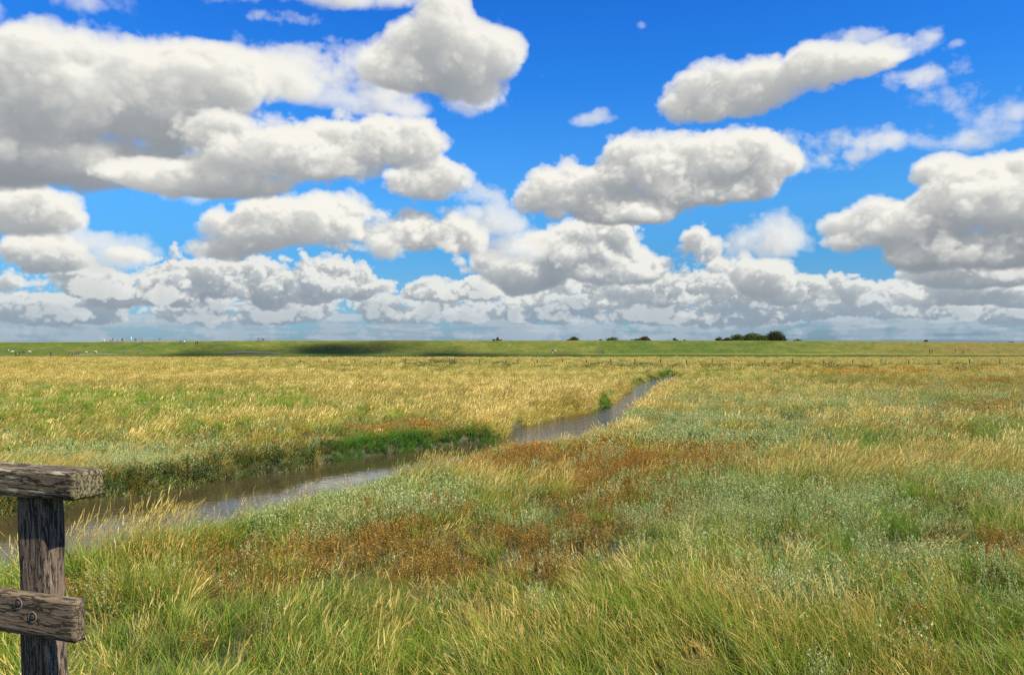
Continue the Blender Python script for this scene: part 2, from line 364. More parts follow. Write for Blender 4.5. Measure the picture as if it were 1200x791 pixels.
# ------------------------------------------------------------------ vegetation map
KINDS = ['green', 'straw', 'stalk', 'silver', 'rust', 'lush', 'dark']
PATCH = [
 ('stalk', 130, 618, 110, 18, 3.2), ('stalk', 260, 600, 70, 10, 1.2), # kind, x, y, rx, ry (photograph survey), strength
 ('straw', 150, 438, 420, 14, 1.15), ('straw', 420, 455, 190, 20, 0.5), ('green', 210, 464, 190, 11, 6.0), ('lush', 220, 463, 130, 7, 2.2), ('green', 60, 482, 150, 10, 3.0), ('green', 330, 477, 130, 7, 2.6), ('green', 250, 507, 170, 7, 2.2), ('green', 470, 445, 90, 4, 1.0), ('green', 330, 430, 200, 2.5, 1.0),
 ('straw', 330, 490, 220, 10, 0.65), ('straw', 620, 482, 95, 20, 1.87), ('straw', 560, 498, 70, 16, 1.58), ('straw', 690, 462, 60, 10, 1.44), ('straw', 120, 512, 160, 10, 0.43),
 ('lush', 470, 528, 80, 14, 5), ('lush', 540, 516, 52, 12, 5), ('lush', 415, 540, 22, 12, 4), ('lush', 703, 470, 15, 9, 5), ('lush', 742, 447, 12, 5, 5), ('lush', 778, 441, 17, 5, 5), ('lush', 775, 456, 12, 5, 4), ('lush', 420, 520, 40, 6, 1.5),
 ('rust', 478, 500, 40, 9, 4.67), ('rust', 345, 530, 80, 18, 3.42), ('dark', 300, 548, 80, 14, 2.5), ('dark', 180, 566, 90, 14, 2.2), ('dark', 380, 535, 30, 14, 1.6), ('dark', 90, 575, 60, 14, 1.5), ('rust', 20, 510, 60, 10, 1.40), ('rust', 260, 555, 60, 8, 1.86),
 ('silver', 150, 535, 110, 20, 0.77), ('silver', 20, 545, 60, 22, 0.58), ('silver', 230, 525, 70, 12, 0.38), ('straw', 100, 548, 120, 16, 0.86), ('straw', 60, 560, 90, 12, 0.86),
 ('rust', 700, 535, 130, 22, 5.60), ('rust', 640, 548, 80, 16, 4.05), ('rust', 600, 535, 60, 12, 3.42), ('rust', 820, 530, 60, 14, 2.48), ('rust', 720, 580, 110, 18, 2.17),
 ('straw', 590, 560, 90, 18, 1.01), ('stalk', 580, 565, 90, 22, 1.3), ('stalk', 530, 556, 40, 14, 1.6),
 ('silver', 400, 598, 130, 28, 1.44), ('silver', 500, 580, 70, 16, 0.67), ('silver', 300, 600, 60, 16, 0.58), ('silver', 620, 600, 70, 14, 0.48), ('lush', 560, 580, 40, 8, 0.7),
 ('rust', 330, 665, 90, 26, 3.73), ('rust', 480, 655, 140, 26, 3.73), ('rust', 600, 640, 90, 24, 3.73), ('rust', 690, 625, 70, 20, 2.48), ('rust', 410, 632, 90, 12, 1.86), ('rust', 120, 690, 60, 20, 1.09),
 ('silver', 870, 590, 130, 26, 1.44), ('silver', 1090, 585, 130, 24, 1.25), ('silver', 780, 610, 90, 20, 0.48), ('silver', 1050, 665, 130, 28, 1.54), ('silver', 960, 640, 60, 18, 0.77), ('silver', 1180, 690, 50, 20, 0.67), ('silver', 870, 500, 150, 12, 0.58), ('silver', 760, 505, 90, 16, 0.86),
 ('silver', 950, 470, 80, 4, 0.43), ('silver', 1150, 439, 60, 2, 0.96), ('silver', 850, 640, 60, 20, 0.48), ('silver', 620, 690, 60, 14, 0.34),
 ('rust', 1120, 450, 130, 12, 3.10), ('rust', 1000, 436, 70, 4, 1.86), ('rust', 1180, 475, 60, 12, 1.86), ('rust', 1160, 640, 70, 20, 2.17), ('rust', 860, 545, 60, 14, 1.55), ('rust', 1130, 720, 60, 20, 0.93), ('rust', 1080, 500, 60, 8, 1.24),
 ('straw', 1000, 556, 80, 14, 2.2), ('straw', 1130, 552, 100, 15, 2.4), ('stalk', 900, 560, 120, 14, 1.0), ('straw', 1000, 556, 70, 13, 1.3), ('straw', 1130, 548, 90, 14, 1.44), ('straw', 880, 460, 110, 12, 0.58), ('straw', 940, 540, 60, 14, 0.86), ('straw', 1010, 490, 90, 9, 0.58),
 ('green', 950, 450, 200, 16, 1.3), ('silver', 1000, 462, 200, 12, .8), ('green', 1100, 500, 150, 14, 1.2), ('lush', 1000, 452, 120, 8, .4), ('lush', 1080, 462, 26, 4, 2), ('lush', 1010, 518, 50, 6, 1.5), ('dark', 1085, 523, 14, 9, 3), ('dark', 900, 484, 25, 4, 1.5), ('dark', 910, 637, 14, 6, 3), ('dark', 1175, 478, 9, 3, 3), ('lush', 930, 650, 120, 16, 1.4), ('lush', 730, 660, 90, 18, 1), ('lush', 880, 610, 60, 10, 1),
 ('lush', 860, 690, 90, 20, 0.7), ('lush', 400, 760, 130, 40, 0.7), ('lush', 580, 760, 150, 40, 0.6), ('lush', 100, 755, 60, 50, 0.6), ('lush', 260, 700, 60, 24, 0.6),
 ('stalk', 170, 655, 110, 55, 2), ('stalk', 130, 620, 80, 20, 1.2), ('stalk', 230, 640, 90, 30, 1.4), ('stalk', 345, 700, 60, 40, 1), ('stalk', 430, 770, 160, 50, 0.8), ('stalk', 120, 780, 120, 40, 1.2), ('stalk', 800, 745, 140, 50, 1.7), ('stalk', 1050, 765, 200, 50, 1.6), ('stalk', 690, 790, 90, 40, 1.2),
 ('stalk', 900, 700, 60, 20, 1), ('straw', 920, 700, 90, 16, 0.65), ('straw', 1000, 740, 150, 24, 0.5), ('rust', 500, 720, 60, 14, 1.09), ('rust', 250, 740, 50, 20, 0.93),
 ('dark', 518, 425.5, 20, 3.2, 6), ('dark', 590, 427, 12, 2, 2), ('dark', 640, 427.5, 10, 2, 1.6), ('dark', 720, 428, 36, 2.2, 1.6), ('dark', 830, 428.5, 60, 2.2, 1.4), ('dark', 960, 428.5, 60, 2.2, 1.2), ('dark', 1150, 428.5, 60, 2, 0.8), ('dark', 430, 427, 40, 1.5, 0.8), ('dark', 350, 425, 60, 1.5, 0.5),
]
def veg_weights(x, y, sd=None):
    px, py = pix(x, y)
    sc = np.clip(py-YH, 8, 400)                       # patches keep ragged edges at every distance
    wx = (fnoise(x, y, 2.2, 11)-.5)+.6*(fnoise(x, y, .6, 12)-.5)+1.6*(fnoise(x, y, 12, 15)-.5)
    wy = (fnoise(x, y, 3.0, 13)-.5)+.8*(fnoise(x, y, .7, 14)-.5)
    px = px+wx*(40+.35*sc); py = py+wy*(.16*sc+1.5)
    right = sstep(px, 560, 820)
    W = {k: np.zeros(np.shape(x)) for k in KINDS}
    a = sstep(py, 433, 455); b = sstep(py, 500, 560); c = sstep(py, 640, 720)
    W['green'] += .78+.02*a+.25*b+.75*c; W['straw'] += .62-.22*a-.27*b+.0*c-.1*right*a*(1-b); W['stalk'] += .03+.16*b+.28*c
    W['silver'] += .03+.12*a+.06*b-.16*c+.16*right*(a-b*.4)-.0; W['rust'] += .03+.07*a+.14*b-.12*c; W['lush'] += .03+.12*b+.42*c; W['dark'] += .02*a
    for k, cx, cyy, rx, ry, s in PATCH:
        W[k] += s*np.exp(-(((px-cx)/rx)**2+((py-cyy)/ry)**2)*1.1)
    out = []
    for i, k in enumerate(KINDS):
        n = fnoise(x, y, .42, 20+i*3, 2)*.54+fnoise(x, y, 2.2, 21+i*3)*.24+fnoise(x*.35, y, 9, 22+i*3)*.22
        w = np.clip(W[k], .004, None)*np.exp((n-.5)*8.0); out.append(w**1.12)
    out = np.stack(out, -1); out /= out.sum(-1, keepdims=True)
    if sd is not None:
        far_b = (creek_sd(x, y-1.6) < sd-.25) & (sd < 1.5)
        nz = (fnoise(x, y, 1.3, 90)-.5)*60; q_ = PX0+FPX*np.asarray(x)/y+nz
        mix_ = lambda **k: np.array([k.get(n_, 0.) for n_ in KINDS])
        B = np.zeros((*np.shape(x), 7))
        dkz, lsz, stz = mix_(dark=.36, rust=.16, silver=.10, green=.26, straw=.12), mix_(lush=.74, green=.20, dark=.06), mix_(straw=.80, green=.14, silver=.06)
        B += np.where((q_ < 398)[..., None], dkz, 0); B += np.where(((q_ >= 398) & (q_ < 588))[..., None], lsz, 0); B += np.where((q_ >= 588)[..., None], stz, 0)
        for (u0, u1) in ((690, 718), (736, 754), (764, 800)): B = np.where(((q_ > u0) & (q_ < u1))[..., None], lsz, B)
        f = (far_b*(1-sstep(sd+(fnoise(x, y, .8, 91)-.5)*1.1+.75*sstep(q_, 480, 600)*(q_ < 680), .5, 1.5)))[..., None]
        out = out*(1-f)+B*f
    return out
TIP = {'green': (.20, .26, .045), 'straw': (.50, .40, .08), 'stalk': (.46, .34, .13), 'silver': (.33, .38, .2), 'rust': (.26, .115, .040), 'lush': (.070, .19, .022), 'dark': (.055, .085, .028)}

# ------------------------------------------------------------------ ground sheet
ys = [-60, -30, -12, -4, 0, 2, 3.5]
while ys[-1] < 300: ys.append(ys[-1]+max(.07, ys[-1]*.0068))
ys = np.array(ys+[330, 400, 600, 1000, 2000, 5000, 9000.])
us = np.concatenate([-np.array([16, 6, 3, 2, 1.5, 1.25]), np.linspace(-1.08, 1.08, 420), np.array([1.25, 1.5, 2, 3, 6, 16])])
YY, UU = np.meshgrid(ys, us, indexing='ij')
XX = UU*(.66*np.clip(YY, 2, None)+6)
XX = np.where(np.abs(UU) > 1.2, XX+np.sign(UU)*(np.abs(UU)-1.2)*60, XX)
sdG = creek_sd(XX, YY); ZZ = land_z(XX, YY, sdG)
ZZ = np.where(YY > 296, -.3, ZZ)
wG = veg_weights(XX, np.clip(YY, 4, None))
tipc = np.array([TIP[k] for k in KINDS])
farc = (wG@tipc)
f_ = sstep(YY, 25, 110)[..., None]
gcol = np.array((.038, .042, .014))*(1-f_)+farc*.62*f_
mud = (1-sstep(sdG, .05, .45))[..., None]
gcol = gcol*(1-mud)+np.array((.062, .050, .030))*mud
nr, nc = XX.shape
V3 = np.stack([XX, YY, ZZ], -1).reshape(-1, 3); I = np.arange(nr*nc).reshape(nr, nc)
F = np.stack([I[:-1, :-1], I[:-1, 1:], I[1:, 1:], I[1:, :-1]], -1).reshape(-1, 4)
mg, t, b = material('marsh_soil')
at = t.node('ShaderNodeAttribute', attribute_name='soil')
pc = t.node('ShaderNodeNewGeometry').outputs['Position']
n1 = t.noise(pc, 3.0, 6, .65); n2 = t.noise(pc, .35, 4, .6)
c = t.mix(1.0, at.outputs['Color'], t.ramp(n1, [(.3, .55), (.7, 1.35)]), 'MULTIPLY')
t.put(b.inputs['Base Color'], t.mix(1.0, c, t.ramp(n2, [(.3, .8), (.7, 1.2)]), 'MULTIPLY'))
b.inputs['Roughness'].default_value = .9
bp = t.node('ShaderNodeBump'); bp.inputs['Strength'].default_value = .7; bp.inputs['Distance'].default_value = .05; t.put(bp.inputs['Height'], n1); t.l.new(bp.outputs[0], b.inputs['Normal'])
g = mesh_obj('ground', V3, F, mg, smooth=True, attrs={'soil': gcol.reshape(-1, 3)})
tag(g, kind='structure')

# water of the creek: the ground sheet's cells near the channel, laid flat
near_w = (sdG < 1.1)
fm = (near_w[:-1, :-1] & near_w[1:, 1:] & near_w[:-1, 1:] & near_w[1:, :-1]).reshape(-1)
Fw = F[fm]; used, inv = np.unique(Fw, return_inverse=True)
Vw = V3[used].copy(); Vw[:, 2] = WZ
mw, t, b = material('creek_water')
pc = t.node('ShaderNodeNewGeometry').outputs['Position']
murk = t.noise(pc, .5, 3, .5)
t.put(b.inputs['Base Color'], t.mix(murk, (.045, .033, .014), (.060, .045, .020)))
b.inputs['Roughness'].default_value = .04; b.inputs['IOR'].default_value = 1.52
v1 = t.noise(t.v('MULTIPLY', pc, (1, 1.7, 1)), 3.6, 2, .5, dist=.6); v2 = t.noise(t.v('MULTIPLY', pc, (1, 1, 1)), .33, 2, .5)
sx_ = t.node('ShaderNodeSeparateXYZ'); t.put(sx_.inputs[0], pc)
windy = t.m('ADD', t.smooth(sx_.outputs[1], 27, 33), t.m('MULTIPLY', t.smooth(v2, .45, .65), .25))
bp = t.node('ShaderNodeBump'); bp.inputs['Distance'].default_value = .08; t.put(bp.inputs['Strength'], t.m('MULTIPLY_ADD', windy, .75, .04, clamp=True)); t.put(bp.inputs['Height'], v1); t.l.new(bp.outputs[0], b.inputs['Normal'])
wt = mesh_obj('water', Vw, inv.reshape(-1, 4), mw, smooth=True)
tag(wt, kind='structure')

# ------------------------------------------------------------------ plant prototypes
class PM:
    """collects strips and small leaves with their root-to-tip value g, a random value v and which part they are"""
    def __init__(s): s.v = []; s.f = []; s.g = []; s.r = []; s.p = []; s.n = 0
    def strips(s, pts, wid, side, g, v, part=0):
        # pts (n, k, 3), wid (n, k), side (n, 3)
        n, k = wid.shape
        L = pts-side[:, None]*wid[..., None]*.5; Rr = pts+side[:, None]*wid[..., None]*.5
        vv = np.stack([L, Rr], 2).reshape(-1, 3)
        base = s.n+np.arange(n)[:, None]*2*k+np.arange(k-1)[None]*2
        f = np.stack([base, base+1, base+3, base+2], -1).reshape(-1, 4)
        s.v.append(vv); s.f.append(f); s.g.append(np.repeat(np.broadcast_to(g, (n, k)).reshape(-1), 2)); s.r.append(np.repeat(v, 2*k)); s.p.append(np.full(n*k*2, part)); s.n += len(vv)
    def leaves(s, c, a, bdir, g, v, part=0):
        # diamond leaves: centre c, half axes a, bdir
        vv = np.stack([c-a, c-bdir, c+a, c+bdir], 1).reshape(-1, 3); n = len(c)
        f = (s.n+np.arange(n)[:, None]*4+np.arange(4)[None])
        s.v.append(vv); s.f.append(f); s.g.append(np.repeat(g, 4)); s.r.append(np.repeat(v, 4)); s.p.append(np.full(n*4, part)); s.n += len(vv)
    def obj(s, name, mat):
        return mesh_obj(name, np.concatenate(s.v), np.concatenate(s.f), mat, link=False,
                        attrs={'g': np.concatenate(s.g), 'v': np.concatenate(s.r), 'part': np.concatenate(s.p)})
def unit(a): return a/np.maximum(np.linalg.norm(a, axis=-1, keepdims=True), 1e-6)
def grass_tuft(n, rad, h0, h1, wid, lean, droop, seg=4, spread=.35, part=0, pm=None):
    pm = pm or PM()
    a = rng.random(n)*2*np.pi; r = rad*np.sqrt(rng.random(n))
    root = np.stack([r*np.cos(a), r*np.sin(a), np.full(n, -.04)], -1)
    h = h0+(h1-h0)*rng.random(n)
    da = rng.random(n)*2*np.pi
    d = np.stack([np.cos(da)*spread+lean+rng.normal(0, .08, n), np.sin(da)*spread, np.zeros(n)], -1)
    t = np.linspace(0, 1, seg+1)
    dr = droop*(.3+1.1*rng.random(n)+1.3*(rng.random(n) < .22))
    hor = d[:, None]*(h[:, None]*(t+dr[:, None]*t**2.2))[..., None]
    z = h[:, None]*(t-.38*(dr*np.linalg.norm(d, axis=1))[:, None]*t**2.4)
    pts = root[:, None]+hor; pts[..., 2] += z
    sa = rng.random(n)*2*np.pi; side = np.stack([np.cos(sa), np.sin(sa), np.zeros(n)], -1)
    wd = wid*(.6+.8*rng.random(n))[:, None]*np.clip(1.05-t**1.8, .06, 1)
    pm.strips(pts, wd, side, t, rng.random(n), part); return pm
def stalks(n, rad, h0, h1, wid, lean, spread=.12, head=.13, headw=.011, pm=None):
    pm = pm or PM()
    a = rng.random(n)*2*np.pi; r = rad*np.sqrt(rng.random(n))
    root = np.stack([r*np.cos(a), r*np.sin(a), np.full(n, -.04)], -1); h = h0+(h1-h0)*rng.random(n)
    da = rng.random(n)*2*np.pi
    d = np.stack([np.cos(da)*spread+lean*(.5+rng.random(n)), np.sin(da)*spread, np.zeros(n)], -1)
    bend = .2+.9*rng.random(n)**2
    def P(t): 
        q = root[:, None]+d[:, None]*(h[:, None]*(t+bend[:, None]*t**3))[..., None]; q[..., 2] += h[:, None]*(t-.10*bend[:, None]*t**3); return q
    t = np.broadcast_to(np.linspace(0, 1, 4), (n, 4)); v = rng.random(n)
    sa = rng.random(n)*2*np.pi; side = np.stack([np.cos(sa), np.sin(sa), np.zeros(n)], -1); side2 = np.stack([-np.sin(sa), np.cos(sa), np.zeros(n)], -1)
    pm.strips(P(t), np.full((n, 4), wid), side, np.linspace(.3, .8, 4), v, 1)
    hl = head*(.6+.8*rng.random(n))/h
    k = 6; tt = 1-hl[:, None]*.9+hl[:, None]*np.linspace(0, 1.0, k)[None]
    prof = np.array([.35, 1, .8, 1.0, .65, .1]); 
    for sd_ in (side, side2):
        pm.strips(P(tt), headw*(.7+.6*rng.random(n))[:, None]*prof*(.8+.4*rng.random((n, k))), sd_, np.ones(k), v, 2)
    return pm
def leafy(n_stem, n_leaf, rad, h0, h1, leaf, lean=.1, spread=.5, dome=.5, gpow=1, upright=.6, stemw=.003):
    """branching low plant: thin stems set with small leaves that thicken towards the top"""
    pm = PM()
    a = rng.random(n_stem)*2*np.pi; r = rad*np.sqrt(rng.random(n_stem))
    root = np.stack([r*.5*np.cos(a), r*.5*np.sin(a), np.full(n_stem, -.03)], -1)
    h = (h0+(h1-h0)*rng.random(n_stem))*(1-dome*(r/rad)**2)
    d = np.stack([np.cos(a)*r*.6/h+lean+rng.normal(0, .1, n_stem), np.sin(a)*r*.6/h+rng.normal(0, .1, n_stem), np.ones(n_stem)], -1)
    t = np.linspace(0, 1, 4); pts = root[:, None]+d[:, None]*(h[:, None]*t)[..., None]
    sa = rng.random(n_stem)*2*np.pi
    pm.strips(pts, np.full((n_stem, 4), stemw), np.stack([np.cos(sa), np.sin(sa), 0*sa], -1), t*.6, rng.random(n_stem), 1)
    n = n_stem*n_leaf; s = np.repeat(np.arange(n_stem), n_leaf); tt = rng.random(n)**.7
    sv = rng.random(n_stem)
    out = unit(rng.normal(0, 1, (n, 3))*np.array([1, 1, .45])+np.array([0, 0, .35]))
    c = root[s]+d[s]*(h[s]*tt)[:, None]+out*(leaf*(.8+1.1*spread*(1.15-tt)))[:, None]*rng.random((n, 1))*2.2
    ax = unit(out*(1-upright)+np.array([0, 0, upright])+rng.normal(0, .25, (n, 3))); sd_ = unit(np.cross(ax, rng.normal(0, 1, (n, 3))))
    sz = leaf*(.6+.8*rng.random(n))[:, None]
    pm.leaves(c, ax*sz, sd_*sz*.38, np.clip((c[:, 2]/max(h1, .01)), 0, 1)**gpow, (sv[s]*.6+rng.random(n)*.4), 0)
    return pm
def plant_mat(name, root, tip, tip2, head=None, stem=None, transl=.35, gmid=.5, dry=None):
    m = bpy.data.materials.new(name); m.use_nodes = True; m.node_tree.nodes.clear(); t = NT(m.node_tree)
    A = lambda n, ty='GEOMETRY': t.node('ShaderNodeAttribute', attribute_name=n, attribute_type=ty).outputs['Fac']
    g, v, p = A('g'), A('v'), A('part'); hue = A('hue', 'INSTANCER')
    k = t.m('MULTIPLY_ADD', hue, .65, t.m('MULTIPLY', v, .35), clamp=True)
    tc_ = t.mix(k, tip, tip2)
    if dry: tc_ = t.mix(t.m('MULTIPLY', t.smooth(v, .74, .90), .85), tc_, dry)
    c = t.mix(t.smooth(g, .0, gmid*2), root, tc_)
    if stem: c = t.mix(t.m('MULTIPLY', t.m('GREATER_THAN', p, .5), 1), c, stem)
    if head: c = t.mix(t.m('GREATER_THAN', p, 1.5), c, t.mix(v, head, tuple(q*.72 for q in head)))
    c = t.mix(1.0, c, t.ramp(t.m('FRACT', t.m('MULTIPLY', v, 7.31)), [(0, .80), (1, 1.20)]), 'MULTIPLY')
    d = t.node('ShaderNodeBsdfDiffuse'); tr = t.node('ShaderNodeBsdfTranslucent'); gl = t.node('ShaderNodeBsdfGlossy'); gl.inputs['Roughness'].default_value = .45
    t.put(d.inputs[0], c); t.put(tr.inputs[0], c); gl.inputs[0].default_value = (.6, .6, .55, 1)
    m1 = t.node('ShaderNodeMixShader'); m1.inputs[0].default_value = transl; t.l.new(d.outputs[0], m1.inputs[1]); t.l.new(tr.outputs[0], m1.inputs[2])
    m2 = t.node('ShaderNodeMixShader'); m2.inputs[0].default_value = .035; t.l.new(m1.outputs[0], m2.inputs[1]); t.l.new(gl.outputs[0], m2.inputs[2])
    o = t.node('ShaderNodeOutputMaterial'); t.l.new(m2.outputs[0], o.inputs[0]); return m
GB = 1.25
def q(c, k=1.0): return tuple(v*k*GB for v in c)
MATS = {
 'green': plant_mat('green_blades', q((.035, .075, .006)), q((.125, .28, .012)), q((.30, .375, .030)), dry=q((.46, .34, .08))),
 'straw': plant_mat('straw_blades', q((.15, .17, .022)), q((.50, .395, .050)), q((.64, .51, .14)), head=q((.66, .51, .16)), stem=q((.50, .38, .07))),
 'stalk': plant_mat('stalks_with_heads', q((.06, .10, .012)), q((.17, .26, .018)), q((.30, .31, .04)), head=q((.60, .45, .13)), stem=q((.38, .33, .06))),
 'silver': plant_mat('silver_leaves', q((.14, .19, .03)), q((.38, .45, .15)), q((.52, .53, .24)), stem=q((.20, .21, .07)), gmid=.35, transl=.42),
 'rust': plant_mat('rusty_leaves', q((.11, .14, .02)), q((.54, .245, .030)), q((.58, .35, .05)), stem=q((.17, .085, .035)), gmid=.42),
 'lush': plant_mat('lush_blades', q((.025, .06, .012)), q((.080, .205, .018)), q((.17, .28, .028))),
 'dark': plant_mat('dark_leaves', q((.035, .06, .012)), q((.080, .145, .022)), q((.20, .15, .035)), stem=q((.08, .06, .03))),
}
def protos(kind):
    m = MATS[kind]; out = []
    for lod, (wk, nk, rk) in enumerate(((1, 1, 1), (2.2, .8, 1.6), (5.5, .9, 5.2))):
        for i in range((4, 3, 3)[lod]):
            far = lod == 2
            if kind == 'green': pm = grass_tuft(int(46*nk), .13*rk, .26, .58, .0075*wk, .18, 1.0, (4, 3, 2)[lod])
            elif kind == 'lush': pm = grass_tuft(int(60*nk), .14*rk, .25, .50, .0065*wk, .18, .6, (4, 3, 2)[lod], .28)
            elif kind == 'straw':
                pm = grass_tuft(int(46*nk), .14*rk, .30, .58, .0055*wk, .40, .8, (4, 3, 2)[lod], .22)
                stalks(int(14*nk), .13*rk, .50, .78, .0022*wk, .34, .14, .14, .009*wk, pm)
            elif kind == 'stalk':
                pm = grass_tuft(int(34*nk), .13*rk, .28, .60, .0070*wk, .20, .9, (4, 3, 2)[lod])
                stalks(int(7*nk)+1, .16*rk, .58, .90, .0026*wk, .20, .12, .125, .0085*(1+.6*(wk-1)), pm)
            elif kind == 'silver': pm = leafy(int(15*nk)*(1, 1, 3)[lod], (24, 12, 5)[lod], .20*rk*(1, 1, .8)[lod], .26, .44, .011*(1, 1.9, 5)[lod], dome=.25*(lod < 2))
            elif kind == 'rust': pm = leafy(int(22*nk)*(1, 1, 3)[lod], (22, 12, 5)[lod], .20*rk*(1, 1, .8)[lod], .18, .36, .0075*(1, 2.2, 7)[lod], dome=.35*(lod < 2), upright=.5)
            else: pm = leafy(int(20*nk)*(1, 1, 3)[lod], (18, 10, 5)[lod], .20*rk*(1, 1, .8)[lod], .16, .36, .016*(1, 1.6, 4)[lod], dome=.4*(lod < 2), upright=.25)
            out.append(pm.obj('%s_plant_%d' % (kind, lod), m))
    return out
def scatter(name, objs, P3, rot, tilt, scale, hue, idx):
    """one object whose points each carry one of the given plants"""
    col = bpy.data.collections.new(name+'_plants')
    for i, o in enumerate(objs): o.name = '%s_%02d' % (name, i); col.objects.link(o)
    o = mesh_obj(name, [tuple(p) for p in P3[:1]], [])
    me = o.data; me.clear_geometry(); me.vertices.add(len(P3)); me.vertices.foreach_set('co', P3.astype(np.float32).ravel())
    for k, ty, key, a in (('rot', 'FLOAT_VECTOR', 'vector', np.stack([tilt[:, 0], tilt[:, 1], rot], -1)), ('scl', 'FLOAT', 'value', scale), ('hue', 'FLOAT', 'value', hue)):
        at = me.attributes.new(k, ty, 'POINT'); at.data.foreach_set(key, a.astype(np.float32).ravel())
    at = me.attributes.new('idx', 'INT', 'POINT'); at.data.foreach_set('value', idx.astype(np.int32))
    gt = bpy.data.node_groups.new(name, 'GeometryNodeTree')
    gt.interface.new_socket('Geometry', in_out='INPUT', socket_type='NodeSocketGeometry'); gt.interface.new_socket('Geometry', in_out='OUTPUT', socket_type='NodeSocketGeometry')
    N, L = gt.nodes, gt.links
    gi, go = N.new('NodeGroupInput'), N.new('NodeGroupOutput'); mp = N.new('GeometryNodeMeshToPoints'); ip = N.new('GeometryNodeInstanceOnPoints')
    ci = N.new('GeometryNodeCollectionInfo'); ci.inputs['Collection'].default_value = col; ci.inputs['Separate Children'].default_value = True; ci.inputs['Reset Children'].default_value = True
    def named(nm, dt):
        a = N.new('GeometryNodeInputNamedAttribute'); a.data_type = dt; a.inputs['Name'].default_value = nm; return a.outputs['Attribute']
    L.new(gi.outputs[0], mp.inputs['Mesh']); L.new(mp.outputs[0], ip.inputs['Points']); L.new(ci.outputs[0], ip.inputs['Instance'])
    ip.inputs['Pick Instance'].default_value = True; L.new(named('idx', 'INT'), ip.inputs['Instance Index'])
    er = N.new('FunctionNodeEulerToRotation'); L.new(named('rot', 'FLOAT_VECTOR'), er.inputs[0]); L.new(er.outputs[0], ip.inputs['Rotation'])
    L.new(named('scl', 'FLOAT'), ip.inputs['Scale']); L.new(ip.outputs[0], go.inputs[0])
    md = o.modifiers.new('plants', 'NODES'); md.node_group = gt
    return o
# where plants stand: jittered rows, denser and finer close by
def field(y0, y1, dens):
    pts = []; y = y0
    A = .66*1.10
    n = int(dens*(A*(y1*y1-y0*y0)+3.2*(y1-y0)))
    yy = np.sqrt(y0*y0+(y1*y1-y0*y0)*rng.random(n)); xx = (rng.random(n)*2-1)*(A*yy+1.6)
    return xx, yy
DENS = ((4.2, 20, 50), (20, 58, 17.0), (92, 289, .85))
allp = {k: [] for k in KINDS}
for lod, (y0, y1, dn) in [(0, DENS[0]), (1, DENS[1]), (2, DENS[2]), (0, (12, 24, 110)), (1, (24, 60, 55)), (1, (60, 110, 18)), (1, (58, 92, 8.0))]:
    x, y = field(y0, y1, dn)
    bank_pass = (y0, y1) in ((12, 24), (24, 60), (60, 110))
    if bank_pass:                                     # the banks are overgrown down to the water
        g_ = rng.random(len(x)) < 1.1
        sd = creek_sd(x, y); keep = (sd > -.10) & (sd < .95)
    else:
        sd = creek_sd(x, y); keep = (sd > (.0, .0, .45)[lod])
        keep &= rng.random(len(x)) < .38+.62*sstep(fnoise(x, y, .9, 70), .30, .48)
    x, y, sd = x[keep], y[keep], sd[keep]
    wv = veg_weights(x, y, sd)
    k = (wv.cumsum(1) > rng.random(len(x))[:, None]).argmax(1)
    z = land_z(x, y, sd)
    ppx, ppy = pix(x, y)
    # the mud flat where the creek leaves the near bank stays bare
    bare = (np.abs(ppx-612) < 20) & (sd < .5) & (np.abs(pix(x, y, WZ)[1]-511) < 12)
    leanl = sstep(ppx, 420, 560)*sstep(ppy, 590, 650)*1.0+sstep(230-ppx, 0, 80)*sstep(ppy, 640, 720)*.7
    ang = np.where(rng.random(len(x)) < leanl, np.pi*.95, .15)+rng.normal(0, .8, len(x))+(fnoise(x, y, 5, 80)-.5)*1.6
    hue = np.clip((fnoise(x, y, 2.4, 60)-.5)*2.2+(fnoise(x*.4, y, 14, 61)-.5)*1.6+.42+rng.normal(0, .2, len(x))+.55*np.exp(-((ppx-640)/110)**2-((ppy-482)/24)**2), 0, 1)
    sc = (.78+.5*rng.random(len(x)))*(1-.25*sstep(1-sd, 0, 1))*(.58+.80*fnoise(x, y, 2.6, 66))
    low = wv[:, 3]+wv[:, 4]+.8*wv[:, 6]
    grassy = (k == 0) | (k == 1) | (k == 5) | (k == 2)
    sc *= np.where(grassy, .86-.42*sstep(low, .25, .75), 1.16)
    for i, kk in enumerate(KINDS):
        m_ = (k == i) & ~bare; n = m_.sum()
        base, num = ((0, 4), (4, 3), (7, 3))[lod]
        allp[kk].append((np.stack([x, y, z-.01], -1)[m_], ang[m_], rng.normal(0, (.13, .09, .04)[lod], (n, 2)), sc[m_], hue[m_], base+rng.integers(0, num, n)))
INFO = {
 'green': ('marsh_grass', 'green couch grass leaning in the wind across the salt marsh', 'grass'),
 'straw': ('dry_grass', 'dry straw-coloured grass, thickest beside the bend of the creek', 'grass'),
 'stalk': ('seeding_grass', 'tall pale seed heads standing above green blades in the foreground', 'grass'),
 'silver': ('sea_wormwood', 'silvery grey-green low bushy plants in broad drifts', 'marsh plants'),
 'rust': ('sea_blite', 'rusty reddish-brown low plants in patches right of the creek', 'marsh plants'),
 'lush': ('bank_grass', 'vivid green grass on the creek bank and in damp hollows', 'grass'),
 'dark': ('bank_herbs', 'dark green leafy herbs along the left creek bank and fence', 'marsh plants'),
}
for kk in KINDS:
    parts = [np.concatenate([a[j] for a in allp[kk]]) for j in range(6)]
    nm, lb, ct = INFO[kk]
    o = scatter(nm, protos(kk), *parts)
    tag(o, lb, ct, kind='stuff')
    print(kk, len(parts[0]))
